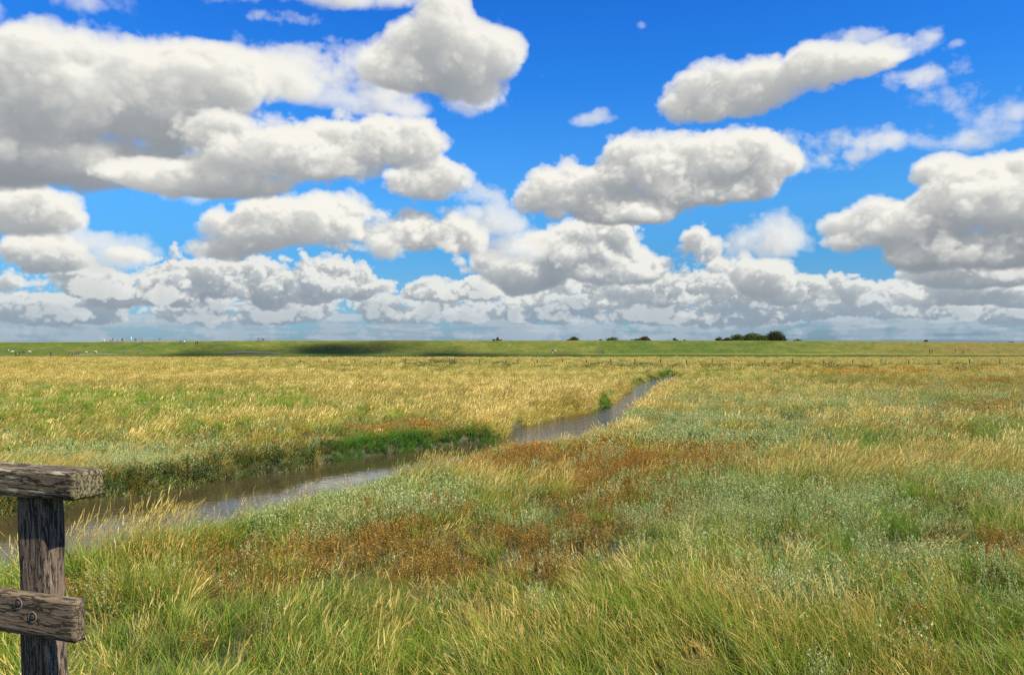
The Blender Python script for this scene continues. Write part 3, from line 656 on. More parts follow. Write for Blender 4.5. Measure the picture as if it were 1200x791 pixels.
# ------------------------------------------------------------------ dike
dx = np.concatenate([np.linspace(-2500, -260, 24), np.linspace(-250, 250, 420), np.linspace(260, 2500, 24)])
dyy = np.concatenate([[-4], np.linspace(0, 46, 120), [52, 60, 70, 80]])
DYY, DXX = np.meshgrid(290+dyy, dx, indexing='ij')
bump = (fnoise(DXX, DYY, 9, 40)-.5)*.30+(fnoise(DXX, DYY, 2, 41)-.5)*.07
DZZ = dike_z(DXX, DYY)+bump*sstep(DYY, 290, 293)
dpx = PX0+FPX*DXX/DYY; dpy = YH-FPX*(DZZ-EYE)/DYY; s_ = DYY-290
nn = fnoise(DXX, DYY, 5, 45, 4); n2 = fnoise(DXX*.25, DYY, 3, 46, 3)
yel = np.array((.140, .142, .026)); grn = np.array((.064, .104, .015)); dgr = np.array((.040, .075, .010)); stw = np.array((.33, .235, .060)); brn = np.array((.20, .125, .036))
def mixc(a, b, f): return a*(1-f[..., None])+b*f[..., None]
edge_x = 704-(dpy-400)*.42+(nn-.5)*3                     # the mown strip ends along this line
cdk = mixc(yel*np.ones((*dpx.shape, 3)), grn, np.clip(.25+(nn-.45)*1.3+.35*sstep(-dpx, -420, -150), 0, 1))
cdk = mixc(cdk, grn*.95, np.clip(sstep(dpx, edge_x-1.5, edge_x+1.5)*(1-sstep(dpx, 860, 1010))*(.65+.6*(nn-.5)), 0, 1))
cdk = mixc(cdk, brn, np.clip(sstep(dpx, 960, 1120)*(.45+.8*(n2-.5)), 0, 1))
berm = np.exp(-((s_-13.5-(n2-.5)*2)/2.2)**2)
cdk = mixc(cdk, stw*.85, np.clip(berm*sstep(dpx, 560, 680)*.75, 0, 1))
cdk = mixc(cdk, dgr, np.clip((1-sstep(s_+(nn-.5)*3, 6.5, 9.5))*(.45+.55*sstep(dpx, 260, 380)), 0, 1))
cdk = mixc(cdk, stw, np.clip(sstep(s_, 37.5, 40.5)*(.25+.65*sstep(270-dpx, 0, 90)), 0, 1))
cdk = mixc(cdk, brn*.62, np.clip(np.exp(-((s_-1.2)/1.2)**2)*sstep(330-dpx, 0, 60)*1.0, 0, 1))
cdk = mixc(cdk, stw*.8, np.clip(np.exp(-((s_-5.5)/1.6)**2)*sstep(200-dpx, 0, 80)*.5, 0, 1))
m, t, b = material('dike_turf')
at = t.node('ShaderNodeAttribute', attribute_name='turf'); pc = t.node('ShaderNodeNewGeometry').outputs['Position']
a1_ = t.noise(pc, .55, 6, .65); a2_ = t.noise(t.v('MULTIPLY', pc, (.5, 1.6, 1)), .25, 4, .6)
c = t.mix(1.0, at.outputs['Color'], t.ramp(a1_, [(.3, .68), (.7, 1.32)]), 'MULTIPLY')
t.put(b.inputs['Base Color'], t.mix(1.0, c, t.ramp(a2_, [(.3, (.82, .9, .8)), (.7, (1.2, 1.1, 1.15))]), 'MULTIPLY')); b.inputs['Roughness'].default_value = .95
b.inputs['Specular IOR Level'].default_value = .1
bp = t.node('ShaderNodeBump'); bp.inputs['Strength'].default_value = .6; bp.inputs['Distance'].default_value = .25; t.put(bp.inputs['Height'], t.noise(pc, 2.2, 4, .7)); t.l.new(bp.outputs[0], b.inputs['Normal'])
nr, nc = DXX.shape; I = np.arange(nr*nc).reshape(nr, nc)
F = np.stack([I[:-1, :-1], I[:-1, 1:], I[1:, 1:], I[1:, :-1]], -1).reshape(-1, 4)
dk = mesh_obj('dike', np.stack([DXX, DYY, DZZ], -1).reshape(-1, 3), F, m, smooth=True, attrs={'turf': cdk.reshape(-1, 3)})
tag(dk, kind='structure')

def strip_on_dike(name, pts, wid, mat, lift=.10):
    """a paved way laid over the dike, following its surface; pts are photograph positions"""
    P_ = [on_dike(*p) for p in pts]; V = []; Fc = []
    Q_ = []
    for a, b_ in zip(P_[:-1], P_[1:]):
        n = max(2, int((b_-a).length/1.0))
        for i in range(n): Q_.append(a.lerp(b_, i/n))
    Q_.append(P_[-1])
    for i, p in enumerate(Q_):
        d = (Q_[min(i+1, len(Q_)-1)]-Q_[max(i-1, 0)]); d.z = 0; d.normalize(); s = Vector((-d.y, d.x, 0))
        for k in (-1, -.33, .33, 1):
            v = p+s*wid*.5*k; V.append((v.x, v.y, float(dike_z(v.x, v.y))+lift))
    for i in range(len(Q_)-1):
        for k in range(3): Fc.append((i*4+k, i*4+k+1, (i+1)*4+k+1, (i+1)*4+k))
    o = mesh_obj(name, V, Fc, mat); tag(o, kind='structure'); return o
asph = plain('worn_asphalt', (.17, .15, .125), .9, var=.2, scale=.8); conc = plain('pale_gravel_path', (.34, .32, .28), .9, var=.2, scale=.8)
strip_on_dike('road', [(262, 414.2), (272, 413.7), (284, 412.6), (300, 413.2), (316, 413.9), (330, 414.3)], 2.4, asph)
strip_on_dike('path', [(88, 416.1), (100, 415.6), (120, 415.3), (136, 415.3)], 1.8, conc)

# ------------------------------------------------------------------ timber railing in the lower left corner
e_ = Vector((.945, -.327, 0)).normalized(); nb = Vector((.327, .945, 0)).normalized(); up = Vector((0, 0, 1))
CX = Vector((-1.272, 2.30, 0))                     # near corner of the cap, seen from above
def timber(name, mat, o, dims, parent, seed, chip=.004, seg=(60, 8, 8), shear=0., rough=1.):
    """a weathered beam: box subdivided, edges worn away, surface checked along the grain. o = near lower right corner; dims along -e, back, up"""
    Lx, Ly, Lz = dims; bm = bmesh.new()
    nx, ny, nz = seg; rs = random.Random(seed)
    bmesh.ops.create_cube(bm, size=1)
    for ax, n in ((0, nx), (1, ny), (2, nz)):
        for i in range(1, n):
            pl = [0, 0, 0]; pl[ax] = -.5+i/n; no = [0, 0, 0]; no[ax] = 1
            bmesh.ops.bisect_plane(bm, geom=bm.verts[:]+bm.edges[:]+bm.faces[:], plane_co=pl, plane_no=no)
    long = max(range(3), key=lambda a: dims[a]); sd_ = Vector((seed*3.1, seed*1.7, 0))
    for v in bm.verts:
        l = Vector(((v.co.x+.5)*Lx, (v.co.y+.5)*Ly, (v.co.z+.5)*Lz))
        # distances to the box sides
        d = [min(l[a], dims[a]-l[a]) for a in range(3)]
        near = sorted(range(3), key=lambda a: d[a])
        off = Vector((0, 0, 0))
        sc = [14, 14, 14]; sc[long] = 3.2
        p = Vector((l.x*sc[0], l.y*sc[1], l.z*sc[2]))+sd_
        nzv = noise.fractal(p, 1, 2, 4)
        sc2 = [90, 90, 90]; sc2[long] = 6
        fine = noise.noise(Vector((l.x*sc2[0], l.y*sc2[1], l.z*sc2[2]))+sd_)
        for a in range(3):
            if d[a] < 1e-5:
                s_in = 1 if l[a] < dims[a]*.5 else -1
                off[a] += s_in*(abs(nzv)*.0022+max(0, fine)*.0016)*rough
        if d[near[1]] < 1e-5:                       # on an edge: worn back
            w_ = chip*(.45+1.3*abs(noise.noise(p*1.7)))
            for a in near[:2]:
                if d[a] < 1e-5: off[a] += (1 if l[a] < dims[a]*.5 else -1)*w_
        l += off
        v.co = o-e_*l.x+nb*l.y+up*l.z+e_*(shear*(Lz-l.z) if shear else 0)
    me = bpy.data.meshes.new(name); bm.normal_update(); bm.to_mesh(me); bm.free()
    me.shade_smooth()
    # store the position along and across the timber so that the grain follows it
    co = np.empty(len(me.vertices)*3, np.float32); me.vertices.foreach_get('co', co); co = co.reshape(-1, 3)-np.array(o)
    gr = np.stack([-(co@np.array(e_)), co@np.array(nb), co@np.array(up)], -1)
    if long == 2: gr = gr[:, [2, 1, 0]]
    at = me.attributes.new('grain', 'FLOAT_VECTOR', 'POINT'); at.data.foreach_set('vector', gr.astype(np.float32).ravel())
    me.materials.append(mat); ob = bpy.data.objects.new(name, me); C.objects.link(ob); ob.parent = parent
    return ob
def wood(name, dark, mid, pale, lichen, lich_amt, pale_amt, bump=.65, moss=None):
    m, t, b = material(name)
    gv = t.node('ShaderNodeAttribute', attribute_name='grain').outputs['Vector']
    warp = t.v('SCALE', t.v('SUBTRACT', t.noise(gv, 9, 2, .5, col=True), (.5, .5, .5)), scale=.012)
    g2 = t.v('ADD', gv, warp)
    st = t.v('MULTIPLY', g2, (9, 110, 110)); grain = t.noise(st, 1.0, 7, .68)
    crack = t.noise(t.v('MULTIPLY', g2, (7, 75, 75)), 1.0, 4, .55, dist=.3)
    crk = t.smooth(t.m('ABSOLUTE', t.m('SUBTRACT', crack, .5)), .012, .055)
    ab = t.noise(t.v('MULTIPLY', gv, (14, 30, 30)), 1.0, 5, .6); bl = t.noise(gv, 75, 5, .7)
    c = t.mix(t.smooth(grain, .22, .66), dark, mid)
    c = t.mix(t.m('MULTIPLY', t.smooth(t.m('ADD', t.m('MULTIPLY', grain, .5), t.m('MULTIPLY', ab, .5)), .52, .60), pale_amt), c, pale)
    c = t.mix(t.m('MULTIPLY', t.smooth(bl, .54, .64), lich_amt), c, lichen)
    if moss: 
        sx = t.node('ShaderNodeSeparateXYZ'); t.put(sx.inputs[0], gv)
        c = t.mix(t.m('MULTIPLY', t.smooth(sx.outputs[0], .012, -.002), t.smooth(ab, .2, .55)), c, moss)
    c = t.mix(crk, tuple(v*.40 for v in dark), c)
    t.put(b.inputs['Base Color'], c); b.inputs['Roughness'].default_value = .88; b.inputs['Specular IOR Level'].default_value = .25
    h = t.m('ADD', t.m('MULTIPLY', crk, .6), t.m('ADD', t.m('MULTIPLY', grain, .6), t.m('MULTIPLY', bl, .15)))
    bp = t.node('ShaderNodeBump'); bp.inputs['Strength'].default_value = bump; bp.inputs['Distance'].default_value = .006; t.put(bp.inputs['Height'], h); t.l.new(bp.outputs[0], b.inputs['Normal'])
    return m
w_cap = wood('weathered_cap_wood', (.060, .045, .026), (.180, .135, .078), (.50, .43, .30), (.33, .31, .17), .45, .62, moss=(.20, .17, .075))
w_post = wood('weathered_post_wood', (.070, .048, .031), (.210, .148, .095), (.34, .31, .24), (.36, .34, .28), .28, .40)
w_rail = wood('weathered_rail_wood', (.10, .072, .042), (.215, .155, .090), (.32, .26, .18), (.30, .27, .20), .25, .22, bump=.6)
rl = empty('timber_railing', (CX.x, CX.y, 0))
tag(rl, 'weathered dark timber railing with bolted lower rail at the bottom left corner', 'railing')
def R0(v): return v-Vector(rl.location)
cap = timber('cap_rail', w_cap, R0(CX+e_*.010+up*2.363), (3.4, .116, .084), rl, 3, chip=.0045, seg=(220, 9, 8))
pc0 = CX-e_*.133+nb*.028
post = timber('post', w_post, R0(Vector((pc0.x, pc0.y, 0))-up*.15), (.115, .071, 2.514), rl, 5, chip=.003, seg=(9, 7, 200), shear=0, rough=.8)
for v in post.data.vertices: v.co += e_*.05*(2.364-v.co.z)*1.0
board = timber('lower_rail', w_rail, R0(CX+e_*.036+nb*(-.014)+up*1.965), (3.4, .041, .121), rl, 8, chip=.0035, seg=(220, 4, 9), rough=.7)
post2 = post.copy(); C.objects.link(post2); post2.parent = rl; post2.location = -e_*1.75
iron = plain('rusted_iron', (.060, .045, .038), .7, .3); hole_shade = plain('bolt_hole_painted_shade', (.012, .010, .009), .95)
collar = plain('worn_wood_collar', (.20, .155, .10), .9)
for j, (bx, by) in enumerate(((21, 707), (38, 723))):
    r = ray(bx, by); p0 = CX+nb*(-.0135); nrm = -nb
    tt = (p0-Vector((0, 0, EYE))).dot(nrm)/r.dot(nrm); c0 = Vector((0, 0, EYE))+r*tt
    bm = bmesh.new()
    M = Matrix.Translation(R0(c0))@nrm.to_track_quat('Z', 'Y').to_matrix().to_4x4()
    # worn collar, dark ring painted for the hole's shade, domed nut as one bolt
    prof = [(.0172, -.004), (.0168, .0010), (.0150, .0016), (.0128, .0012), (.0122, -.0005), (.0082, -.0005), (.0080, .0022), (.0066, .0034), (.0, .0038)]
    n = 24; rings = []
    for (rr, zz) in prof:
        rings.append([bm.verts.new(M@Vector((rr*math.cos(2*math.pi*i/n), rr*math.sin(2*math.pi*i/n), zz))) for i in range(n)] if rr else [bm.verts.new(M@Vector((0, 0, zz)))])
    for a, b_ in zip(rings[:-1], rings[1:]):
        for i in range(n):
            f = (a[i], a[(i+1) % n], b_[(i+1) % n], b_[i]) if len(b_) > 1 else (a[i], a[(i+1) % n], b_[0])
            bm.faces.new(f)
    me = bpy.data.meshes.new('bolt'); bm.to_mesh(me); bm.free(); me.materials.append(iron)
    me.materials.append(collar); me.materials.append(hole_shade)
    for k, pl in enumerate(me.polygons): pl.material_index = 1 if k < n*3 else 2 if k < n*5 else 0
    o = bpy.data.objects.new('bolt', me); C.objects.link(o); o.parent = rl

# ------------------------------------------------------------------ wire fence across the marsh
FP = [318, 352, 386, 416, 446, 475, 505, 533, 562, 592, 606, 630, 659, 687.5, 716, 744, 774, 804.5, 834.5, 866, 896.5, 929, 965.5, 999, 1032.5, 1065, 1100, 1136, 1171.5, 1208]
fy = lambda px: 152-9*(px-300)/900
fx0, fy0 = PX0, 149
def fpos(px): 
    Y = fy(px); return Vector(((px-PX0)/FPX*Y, Y, 0))
fence = empty('wire_fence', fpos(318)); tag(fence, 'low wire fence on short timber posts crossing the marsh before the dike', 'fence')
f_wood = plain('fence_post_wood', (.075, .065, .050), .9, var=.3, scale=6)
f_wire = plain('fence_wire', (.12, .12, .115), .5, .6)
def fence_post(h, r, lean):
    n = 8; V = []; Fc = []
    for k, (z, rr) in enumerate(((-.3, r), (.5*h, r*.98), (h-.02, r*.9), (h, r*.6))):
        for i in range(n):
            a = 2*math.pi*i/n; V.append((rr*math.cos(a)+lean[0]*z, rr*math.sin(a)+lean[1]*z, z))
    for k in range(3):
        for i in range(n): Fc.append((k*n+i, k*n+(i+1) % n, (k+1)*n+(i+1) % n, (k+1)*n+i))
    Fc.append(tuple(range(3*n, 4*n))); return V, Fc
pts = []
for px in FP:
    p = fpos(px); lv = random.uniform(-.06, .06), random.uniform(-.04, .04); h = random.uniform(1.05, 1.25)
    if px in (592, 606): lv = (.22 if px == 592 else .18, 0)
    V, Fc = fence_post(h, random.uniform(.08, .105), lv)
    z = float(land_z(np.array([p.x]), np.array([p.y]))[0])
    o = mesh_obj('post', V, Fc, f_wood, fence); o.location = (p.x-fence.location.x, p.y-fence.location.y, z); pts.append(p+Vector((0, 0, z)))
for hh in (.50, .80, 1.08):
    V, Fc = [], []
    for i, p in enumerate(pts):
        for k in range(3):
            a = 2*math.pi*k/3; V.append((p.x-fence.location.x, p.y-fence.location.y-.09+.006*math.cos(a), p.z+hh+.006*math.sin(a)))
        if i:
            for k in range(3): Fc.append((3*i-3+k, 3*i-3+(k+1) % 3, 3*i+(k+1) % 3, 3*i+k))
    mesh_obj('wire', V, Fc, f_wire, fence)

# ------------------------------------------------------------------ trees and bushes beyond the dike
bark = plain('bark', (.055, .045, .035), .9)
def leaf_mat(name, a, b_):
    m = bpy.data.materials.new(name); m.use_nodes = True; m.node_tree.nodes.clear(); t = NT(m.node_tree)
    v = t.node('ShaderNodeAttribute', attribute_name='v').outputs['Fac']; c = t.mix(v, a, b_)
    d = t.node('ShaderNodeBsdfDiffuse'); tr = t.node('ShaderNodeBsdfTranslucent'); t.put(d.inputs[0], c); t.put(tr.inputs[0], c)
    mx = t.node('ShaderNodeMixShader'); mx.inputs[0].default_value = .2; t.l.new(d.outputs[0], mx.inputs[1]); t.l.new(tr.outputs[0], mx.inputs[2])
    o = t.node('ShaderNodeOutputMaterial'); t.l.new(mx.outputs[0], o.inputs[0]); return m
LM = {'green': leaf_mat('tree_leaves', (.045, .075, .020), (.105, .135, .035)), 'dark': leaf_mat('dark_tree_leaves', (.035, .045, .020), (.085, .090, .035)), 'brown': leaf_mat('brownish_bush_leaves', (.060, .055, .024), (.130, .095, .040))}
def tree(name, px, ytop, wpx, kind, label, dist=372, low=False, seed=0):
    rs = np.random.default_rng(seed+100)
    top = atdist(px, ytop, dist); Wd = wpx/FPX*dist; gz = -.1; H = top.z-gz
    root = empty(name, (top.x, dist, gz)); tag(root, label, 'bush' if name == 'bush' else 'tree', 'trees and bushes beyond the dike')
    # tapered trunk forking into limbs
    bm = bmesh.new()
    def limb(a, b_, r0, r1, n=6):
        d = (b_-a); qn = d.to_track_quat('Z', 'Y'); rg_ = []
        for (p, r) in ((a, r0), (a.lerp(b_, .5)+Vector(rs.normal(0, .04*d.length, 3)), (r0+r1)/2), (b_, r1)):
            rg_.append([bm.verts.new(p+qn@Vector((r*math.cos(2*math.pi*i/n), r*math.sin(2*math.pi*i/n), 0))) for i in range(n)])
        for u_, v_ in zip(rg_[:-1], rg_[1:]):
            for i in range(n): bm.faces.new((u_[i], u_[(i+1) % n], v_[(i+1) % n], v_[i]))
    fork = Vector((0, 0, H*.35)); limb(Vector((0, 0, -.2)), fork, .035*H, .025*H)
    cl = []
    nl = 9 if Wd > 6 else 6
    for i in range(nl):
        a = 2*math.pi*i/nl+rs.random(); rr = Wd*.5*(.35+.45*rs.random()); zt = H*(.55+.32*rs.random())
        p = Vector((rr*math.cos(a), rr*.7*math.sin(a), zt)); limb(fork, p, .014*H, .005*H); cl.append(p)
    me = bpy.data.meshes.new('trunk'); bm.to_mesh(me); bm.free(); me.materials.append(bark); o = bpy.data.objects.new('trunk', me); C.objects.link(o); o.parent = root
    # crown: leaf clusters spread through lumps inside a rounded envelope
    nb_ = int(16+Wd*1.6); pm = PM(); cc = []
    for i in range(nb_):
        a = rs.random()*2*np.pi; r = np.sqrt(rs.random()); x = r*math.cos(a)*Wd*.47; y = r*math.sin(a)*Wd*.33
        zt = H*(1-.62*(abs(x)/(Wd*.5))**1.8)*(.93+.07*rs.random()); z = zt*(.50+.42*rs.random()**.6)
        cc.append((x, y, z, min(Wd*.17, H*.20)*(.7+.6*rs.random()), zt))
    for (x, y, z, r, zt) in cc:
        n = int(70+r*60); d = unit(rs.normal(0, 1, (n, 3))); rad = r*rs.random(n)**.33
        c_ = np.array((x, y, z))+d*rad[:, None]*np.array((1.15, 1, .8)); c_ = c_[c_[:, 2] < zt*1.0+.1]; n = len(c_)
        ax = unit(rs.normal(0, 1, (n, 3))); sd_ = unit(np.cross(ax, rs.normal(0, 1, (n, 3)))); sz = (.16+.22*rs.random(n))[:, None]*(1 if Wd > 6 else .7)
        lv = np.clip(.5+rs.normal(0, .22)+rs.normal(0, .22, n), 0, 1)
        pm.leaves(c_, ax*sz, sd_*sz*.7, np.ones(n), lv)
    o = pm.obj('crown', LM[kind]); C.objects.link(o); o.parent = root
tree('tree', 908.5, 387.8, 33, 'dark', 'darkest and tallest round tree at the right end of the clump beyond the dike', seed=1)
tree('tree', 884, 389.0, 36, 'green', 'broad green tree left of the darkest tree in the clump beyond the dike', seed=2)
tree('tree', 865, 391.0, 30, 'green', 'smaller green tree in the middle of the clump beyond the dike', seed=3)
tree('bush', 853, 393.6, 18, 'green', 'low green bush between the smaller tree and the clump edge on the dike', seed=4)
tree('bush', 842.5, 392.9, 12, 'dark', 'small rounded bush at the left end of the tree clump beyond the dike', seed=5)
tree('bush', 584.5, 392.6, 9, 'brown', 'small lone bush on the horizon directly above where the creek bends', seed=6)
tree('bush', 579, 395.6, 8, 'dark', 'tiny bush touching the left side of the lone bush on the horizon', seed=16)
tree('bush', 672, 394.2, 20, 'dark', 'low dark bush on the horizon above the walking pair', seed=7)
tree('bush', 718, 393.8, 22, 'green', 'greenish domed bush just right of the mown edge of the dike', seed=8)
tree('bush', 704, 395.8, 12, 'brown', 'faint low bush right above the mown edge of the dike', seed=17)
tree('bush', 752, 393.6, 32, 'brown', 'brownish flat-topped bush, widest of the low bushes on the horizon', seed=9)
tree('bush', 791, 394.2, 8, 'dark', 'left of two small dark bushes between the flat-topped bush and the tree clump', seed=10)
tree('bush', 801.5, 395.0, 7, 'dark', 'right of two small dark bushes between the flat-topped bush and the tree clump', seed=11)
tree('bush', 934, 396.0, 13, 'brown', 'low brownish bush just right of the tree clump on the horizon', seed=12)
tree('bush', 1084, 397.0, 15, 'brown', 'pale brownish bush on the horizon above the two dark walkers', seed=13)
tree('bush', 1167, 399.4, 10, 'dark', 'left of two tiny dark bushes on the far right of the dike', seed=14)
tree('bush', 1185, 399.4, 8, 'dark', 'right of two tiny dark bushes on the far right of the dike', seed=15)
tree('bush', 1152, 399.8, 7, 'dark', 'faintest tiny bush left of the two dark ones at the far right', seed=18)

# ------------------------------------------------------------------ people on the dike
def skin_mesh(name, nodes, edges, sub=1):
    """one continuous body grown over a skeleton: nodes {name: (x, y, z, radius x, radius y)}"""
    ks = list(nodes); me = bpy.data.meshes.new(name)
    me.from_pydata([nodes[k][:3] for k in ks], [(ks.index(a), ks.index(b_)) for a, b_ in edges], []); me.update()
    o = bpy.data.objects.new(name, me); C.objects.link(o)
    md = o.modifiers.new('s', 'SKIN'); md.use_smooth_shade = True
    for i, k in enumerate(ks):
        v = me.skin_vertices[0].data[i]; v.radius = nodes[k][3:5]; v.use_root = i == 0
    ms = o.modifiers.new('u', 'SUBSURF'); ms.levels = sub; ms.render_levels = sub
    dg = bpy.context.evaluated_depsgraph_get(); ev = o.evaluated_get(dg); out = bpy.data.meshes.new_from_object(ev)
    bpy.data.objects.remove(o); out.name = name; return out
def shell(src, name, keep, off):
    """clothing: the faces of the body that keep(co) holds, moved outwards"""
    bm = bmesh.new(); bm.from_mesh(src); bm.normal_update()
    bmesh.ops.delete(bm, geom=[f for f in bm.faces if not keep(f.calc_center_median())], context='FACES')
    for v in bm.verts: v.co += v.normal*off
    me = bpy.data.meshes.new(name); bm.to_mesh(me); bm.free(); me.shade_smooth(); return me
def body_nodes(step=0., lean=0., arm=.1, child=1.0):
    N_ = {}
    def P_(k, x, y, z, r, r2=None): N_[k] = (x, y+lean*max(0, z-.9)**1.1, z, r, r2 or r)
    P_('pelvis', 0, 0, .95, .135, .105); P_('waist', 0, 0, 1.12, .125, .095); P_('chest', 0, 0, 1.32, .155, .11); P_('neckbase', 0, 0, 1.46, .075, .07)
    P_('neck', 0, .01, 1.53, .052); P_('jaw', 0, .02, 1.60, .070, .082); P_('head', 0, .01, 1.70, .082, .100); P_('crown', 0, 0, 1.765, .055, .065)
    for s, sg in (('l', 1), ('r', -1)):
        st = step*sg
        P_(s+'hip', .09*sg, 0, .88, .092); P_(s+'knee', .10*sg, .32*st+.02, .50, .062); P_(s+'calf', .10*sg, .38*st-.03*abs(step), .34, .056); P_(s+'ankle', .10*sg, .52*st-.04, .09, .040); P_(s+'toe', .11*sg, .52*st+.12, .04, .036)
        P_(s+'sh', .185*sg, 0, 1.42, .060); P_(s+'elb', .235*sg, -.22*st-.02, 1.14, .044); P_(s+'wri', .225*sg, -.34*st+.08+arm, .92, .030); P_(s+'hand', .215*sg, -.38*st+.10+arm, .83, .034, .022)
    E_ = [('pelvis', 'waist'), ('waist', 'chest'), ('chest', 'neckbase'), ('neckbase', 'neck'), ('neck', 'jaw'), ('jaw', 'head'), ('head', 'crown')]
    for s in 'lr': E_ += [('pelvis', s+'hip'), (s+'hip', s+'knee'), (s+'knee', s+'calf'), (s+'calf', s+'ankle'), (s+'ankle', s+'toe'), ('chest', s+'sh'), (s+'sh', s+'elb'), (s+'elb', s+'wri'), (s+'wri', s+'hand')]
    return N_, E_
POSES = {}
for nm, kw in (('stand', dict(step=.10, lean=0, arm=.0)), ('walk', dict(step=.62, lean=.06, arm=.02)), ('bend', dict(step=.30, lean=.85, arm=.10))):
    N_, E_ = body_nodes(**kw); bod = skin_mesh('body_'+nm, N_, E_)
    hz = N_['neck'][2]; hy = N_['head'][1]
    POSES[nm] = (bod,
        shell(bod, 'jacket_'+nm, lambda c_: .90 < c_.z < 1.50 and not (c_.z < .93 and abs(c_.x) > .19), .016),
        shell(bod, 'trousers_'+nm, lambda c_: .10 < c_.z < .94 and abs(c_.x) < .185, .012),
        shell(bod, 'hair_'+nm, lambda c_: c_.z > 1.66 and (c_.y < hy+.03 or c_.z > 1.76), .012),
        shell(bod, 'shoe_'+nm, lambda c_: c_.z <= .12 and 0 < c_.x < .185, .012),
        shell(bod, 'shoe_'+nm, lambda c_: c_.z <= .12 and -.185 < c_.x < 0, .012))
skinm = plain('skin', (.50, .32, .24), .6)
CM = {k: plain(k+'_cloth', v, .85) for k, v in {'navy': (.022, .028, .07), 'black': (.018, .017, .020), 'red': (.42, .03, .045), 'blue': (.06, .15, .42), 'white': (.78, .78, .76), 'grey': (.22, .23, .25), 'brown': (.10, .055, .035), 'orange': (.75, .19, .02), 'pink': (.70, .42, .42), 'green': (.04, .09, .05), 'yellow': (.72, .58, .06), 'maroon': (.22, .03, .04)}.items()}
HM = {'dark': plain('dark_hair', (.03, .022, .016), .7), 'fair': plain('fair_hair', (.36, .26, .13), .7)}
def person(px, py, pose, rz, jacket, trousers, label, hair='dark', s=1.0, group='walkers and visitors on the dike', dz=0):
    p = on_dike(px, py) if not isinstance(px, Vector) else px
    r = empty('person', p+Vector((0, 0, dz)), rz); r.scale = (s, s, s); tag(r, label, 'person', group)
    bod, ja, trs, ha, sh1, sh2 = POSES[pose]
    for nm, me, mt in (('body', bod, skinm), ('jacket', ja, CM[jacket]), ('trousers', trs, CM[trousers]), ('hair', ha, HM[hair]), ('shoe', sh1, CM['black']), ('shoe', sh2, CM['black'])):
        o = bpy.data.objects.new(nm, me); C.objects.link(o); o.parent = r
        if not me.materials: me.materials.append(mt)
        o.material_slots[0].link = 'OBJECT'; o.material_slots[0].material = mt
    return r
Z0, Z1 = R(-90), R(90)
person(18.6, 417.2, 'stand', R(160), 'navy', 'black', 'person in dark navy clothes, left of the pair below the dike at far left', s=1.05)
person(22.9, 417.2, 'walk', Z1, 'black', 'navy', 'person in black, right of the pair below the dike at far left', s=1.05)
person(20.7, 417.3, 'bend', Z0, 'yellow', 'black', 'small stooping figure in yellow between the dark pair at far left', s=.66)
person(59.2, 417.3, 'bend', Z0, 'navy', 'black', 'stooping person in navy beside the one in maroon near the left dike foot', s=1.05)
person(61.6, 417.3, 'bend', Z1, 'maroon', 'blue', 'stooping person in maroon top and blue trousers near the left dike foot', s=1.0)
person(82, 416.6, 'walk', Z0, 'navy', 'grey', 'person in navy top, leftmost of the four walking on the pale path', s=.98)
person(84.9, 416.5, 'walk', Z0, 'red', 'maroon', 'person in bright red, second from left of four on the pale path', s=.95)
person(89.4, 416.6, 'stand', Z0, 'brown', 'black', 'person in brown, third from left of four on the pale path', s=1.05)
person(92.1, 416.5, 'walk', Z0, 'maroon', 'navy', 'person in maroon, rightmost of four on the pale path', s=1.05)
person(145.6, 414.6, 'walk', Z1, 'blue', 'red', 'person in blue top and red trousers alone on the dike slope', s=1.0)
person(162, 414.3, 'stand', Z1, 'blue', 'navy', 'person in blue, alone on the slope right of the one with red trousers')
person(122.3, 400.6, 'bend', Z1, 'pink', 'white', 'low figure in pale pink, leftmost visitor on the dike crest', s=.8)
person(129.8, 400.7, 'stand', Z1, 'orange', 'black', 'person in bright orange top on the dike crest', s=.98)
person(131.4, 400.7, 'bend', Z0, 'black', 'navy', 'stooping dark figure right beside the orange top on the crest', s=.95)
person(137.4, 400.7, 'bend', Z0, 'green', 'green', 'small stooping figure in dark green on the dike crest', s=.8)
person(142.6, 400.7, 'stand', Z0, 'black', 'black', 'left person of a dark pair on the crest, dressed all in black', s=.95)
person(143.8, 400.7, 'stand', Z1, 'navy', 'black', 'right person of a dark pair on the crest, in navy top', s=.98)
person(159.3, 400.5, 'stand', Z0, 'brown', 'black', 'person in brown on the crest just right of the white pole')
person(158.2, 400.5, 'bend', Z0, 'blue', 'grey', 'stooping figure in blue beside the person in brown on the crest', s=.9)
person(166.6, 400.4, 'bend', Z1, 'maroon', 'brown', 'low reddish figure on the crest, between white pole and grey signpost', s=.9)
person(211.3, 403.4, 'stand', Z0, 'black', 'black', 'person in black just below the crest, right of the grey signpost', s=1.02)
person(214.6, 403.4, 'walk', Z1, 'brown', 'grey', 'person in brown top behind the one in black below the crest', s=.9)
person(216.2, 403.4, 'walk', Z1, 'white', 'navy', 'person in white top and navy trousers below the crest', s=.95)
person(229.3, 404.2, 'walk', Z0, 'navy', 'black', 'left walker of the dark pair below the crest before the road', s=.95)
person(231.4, 404.2, 'walk', Z0, 'black', 'navy', 'right walker of the dark pair below the crest before the road', s=1.0)
person(302.3, 400.0, 'stand', Z0, 'navy', 'black', 'person in navy on the crest left of the red top', s=.9)
person(303.6, 400.0, 'stand', Z1, 'red', 'black', 'person in red top on the crest above the grey road', s=.95)
person(307.2, 400.0, 'walk', Z1, 'navy', 'blue', 'left person of two in blue tones on the crest above the road', s=.9)
person(309.0, 400.0, 'walk', Z1, 'blue', 'black', 'right person of two in blue tones on the crest above the road', s=.9)
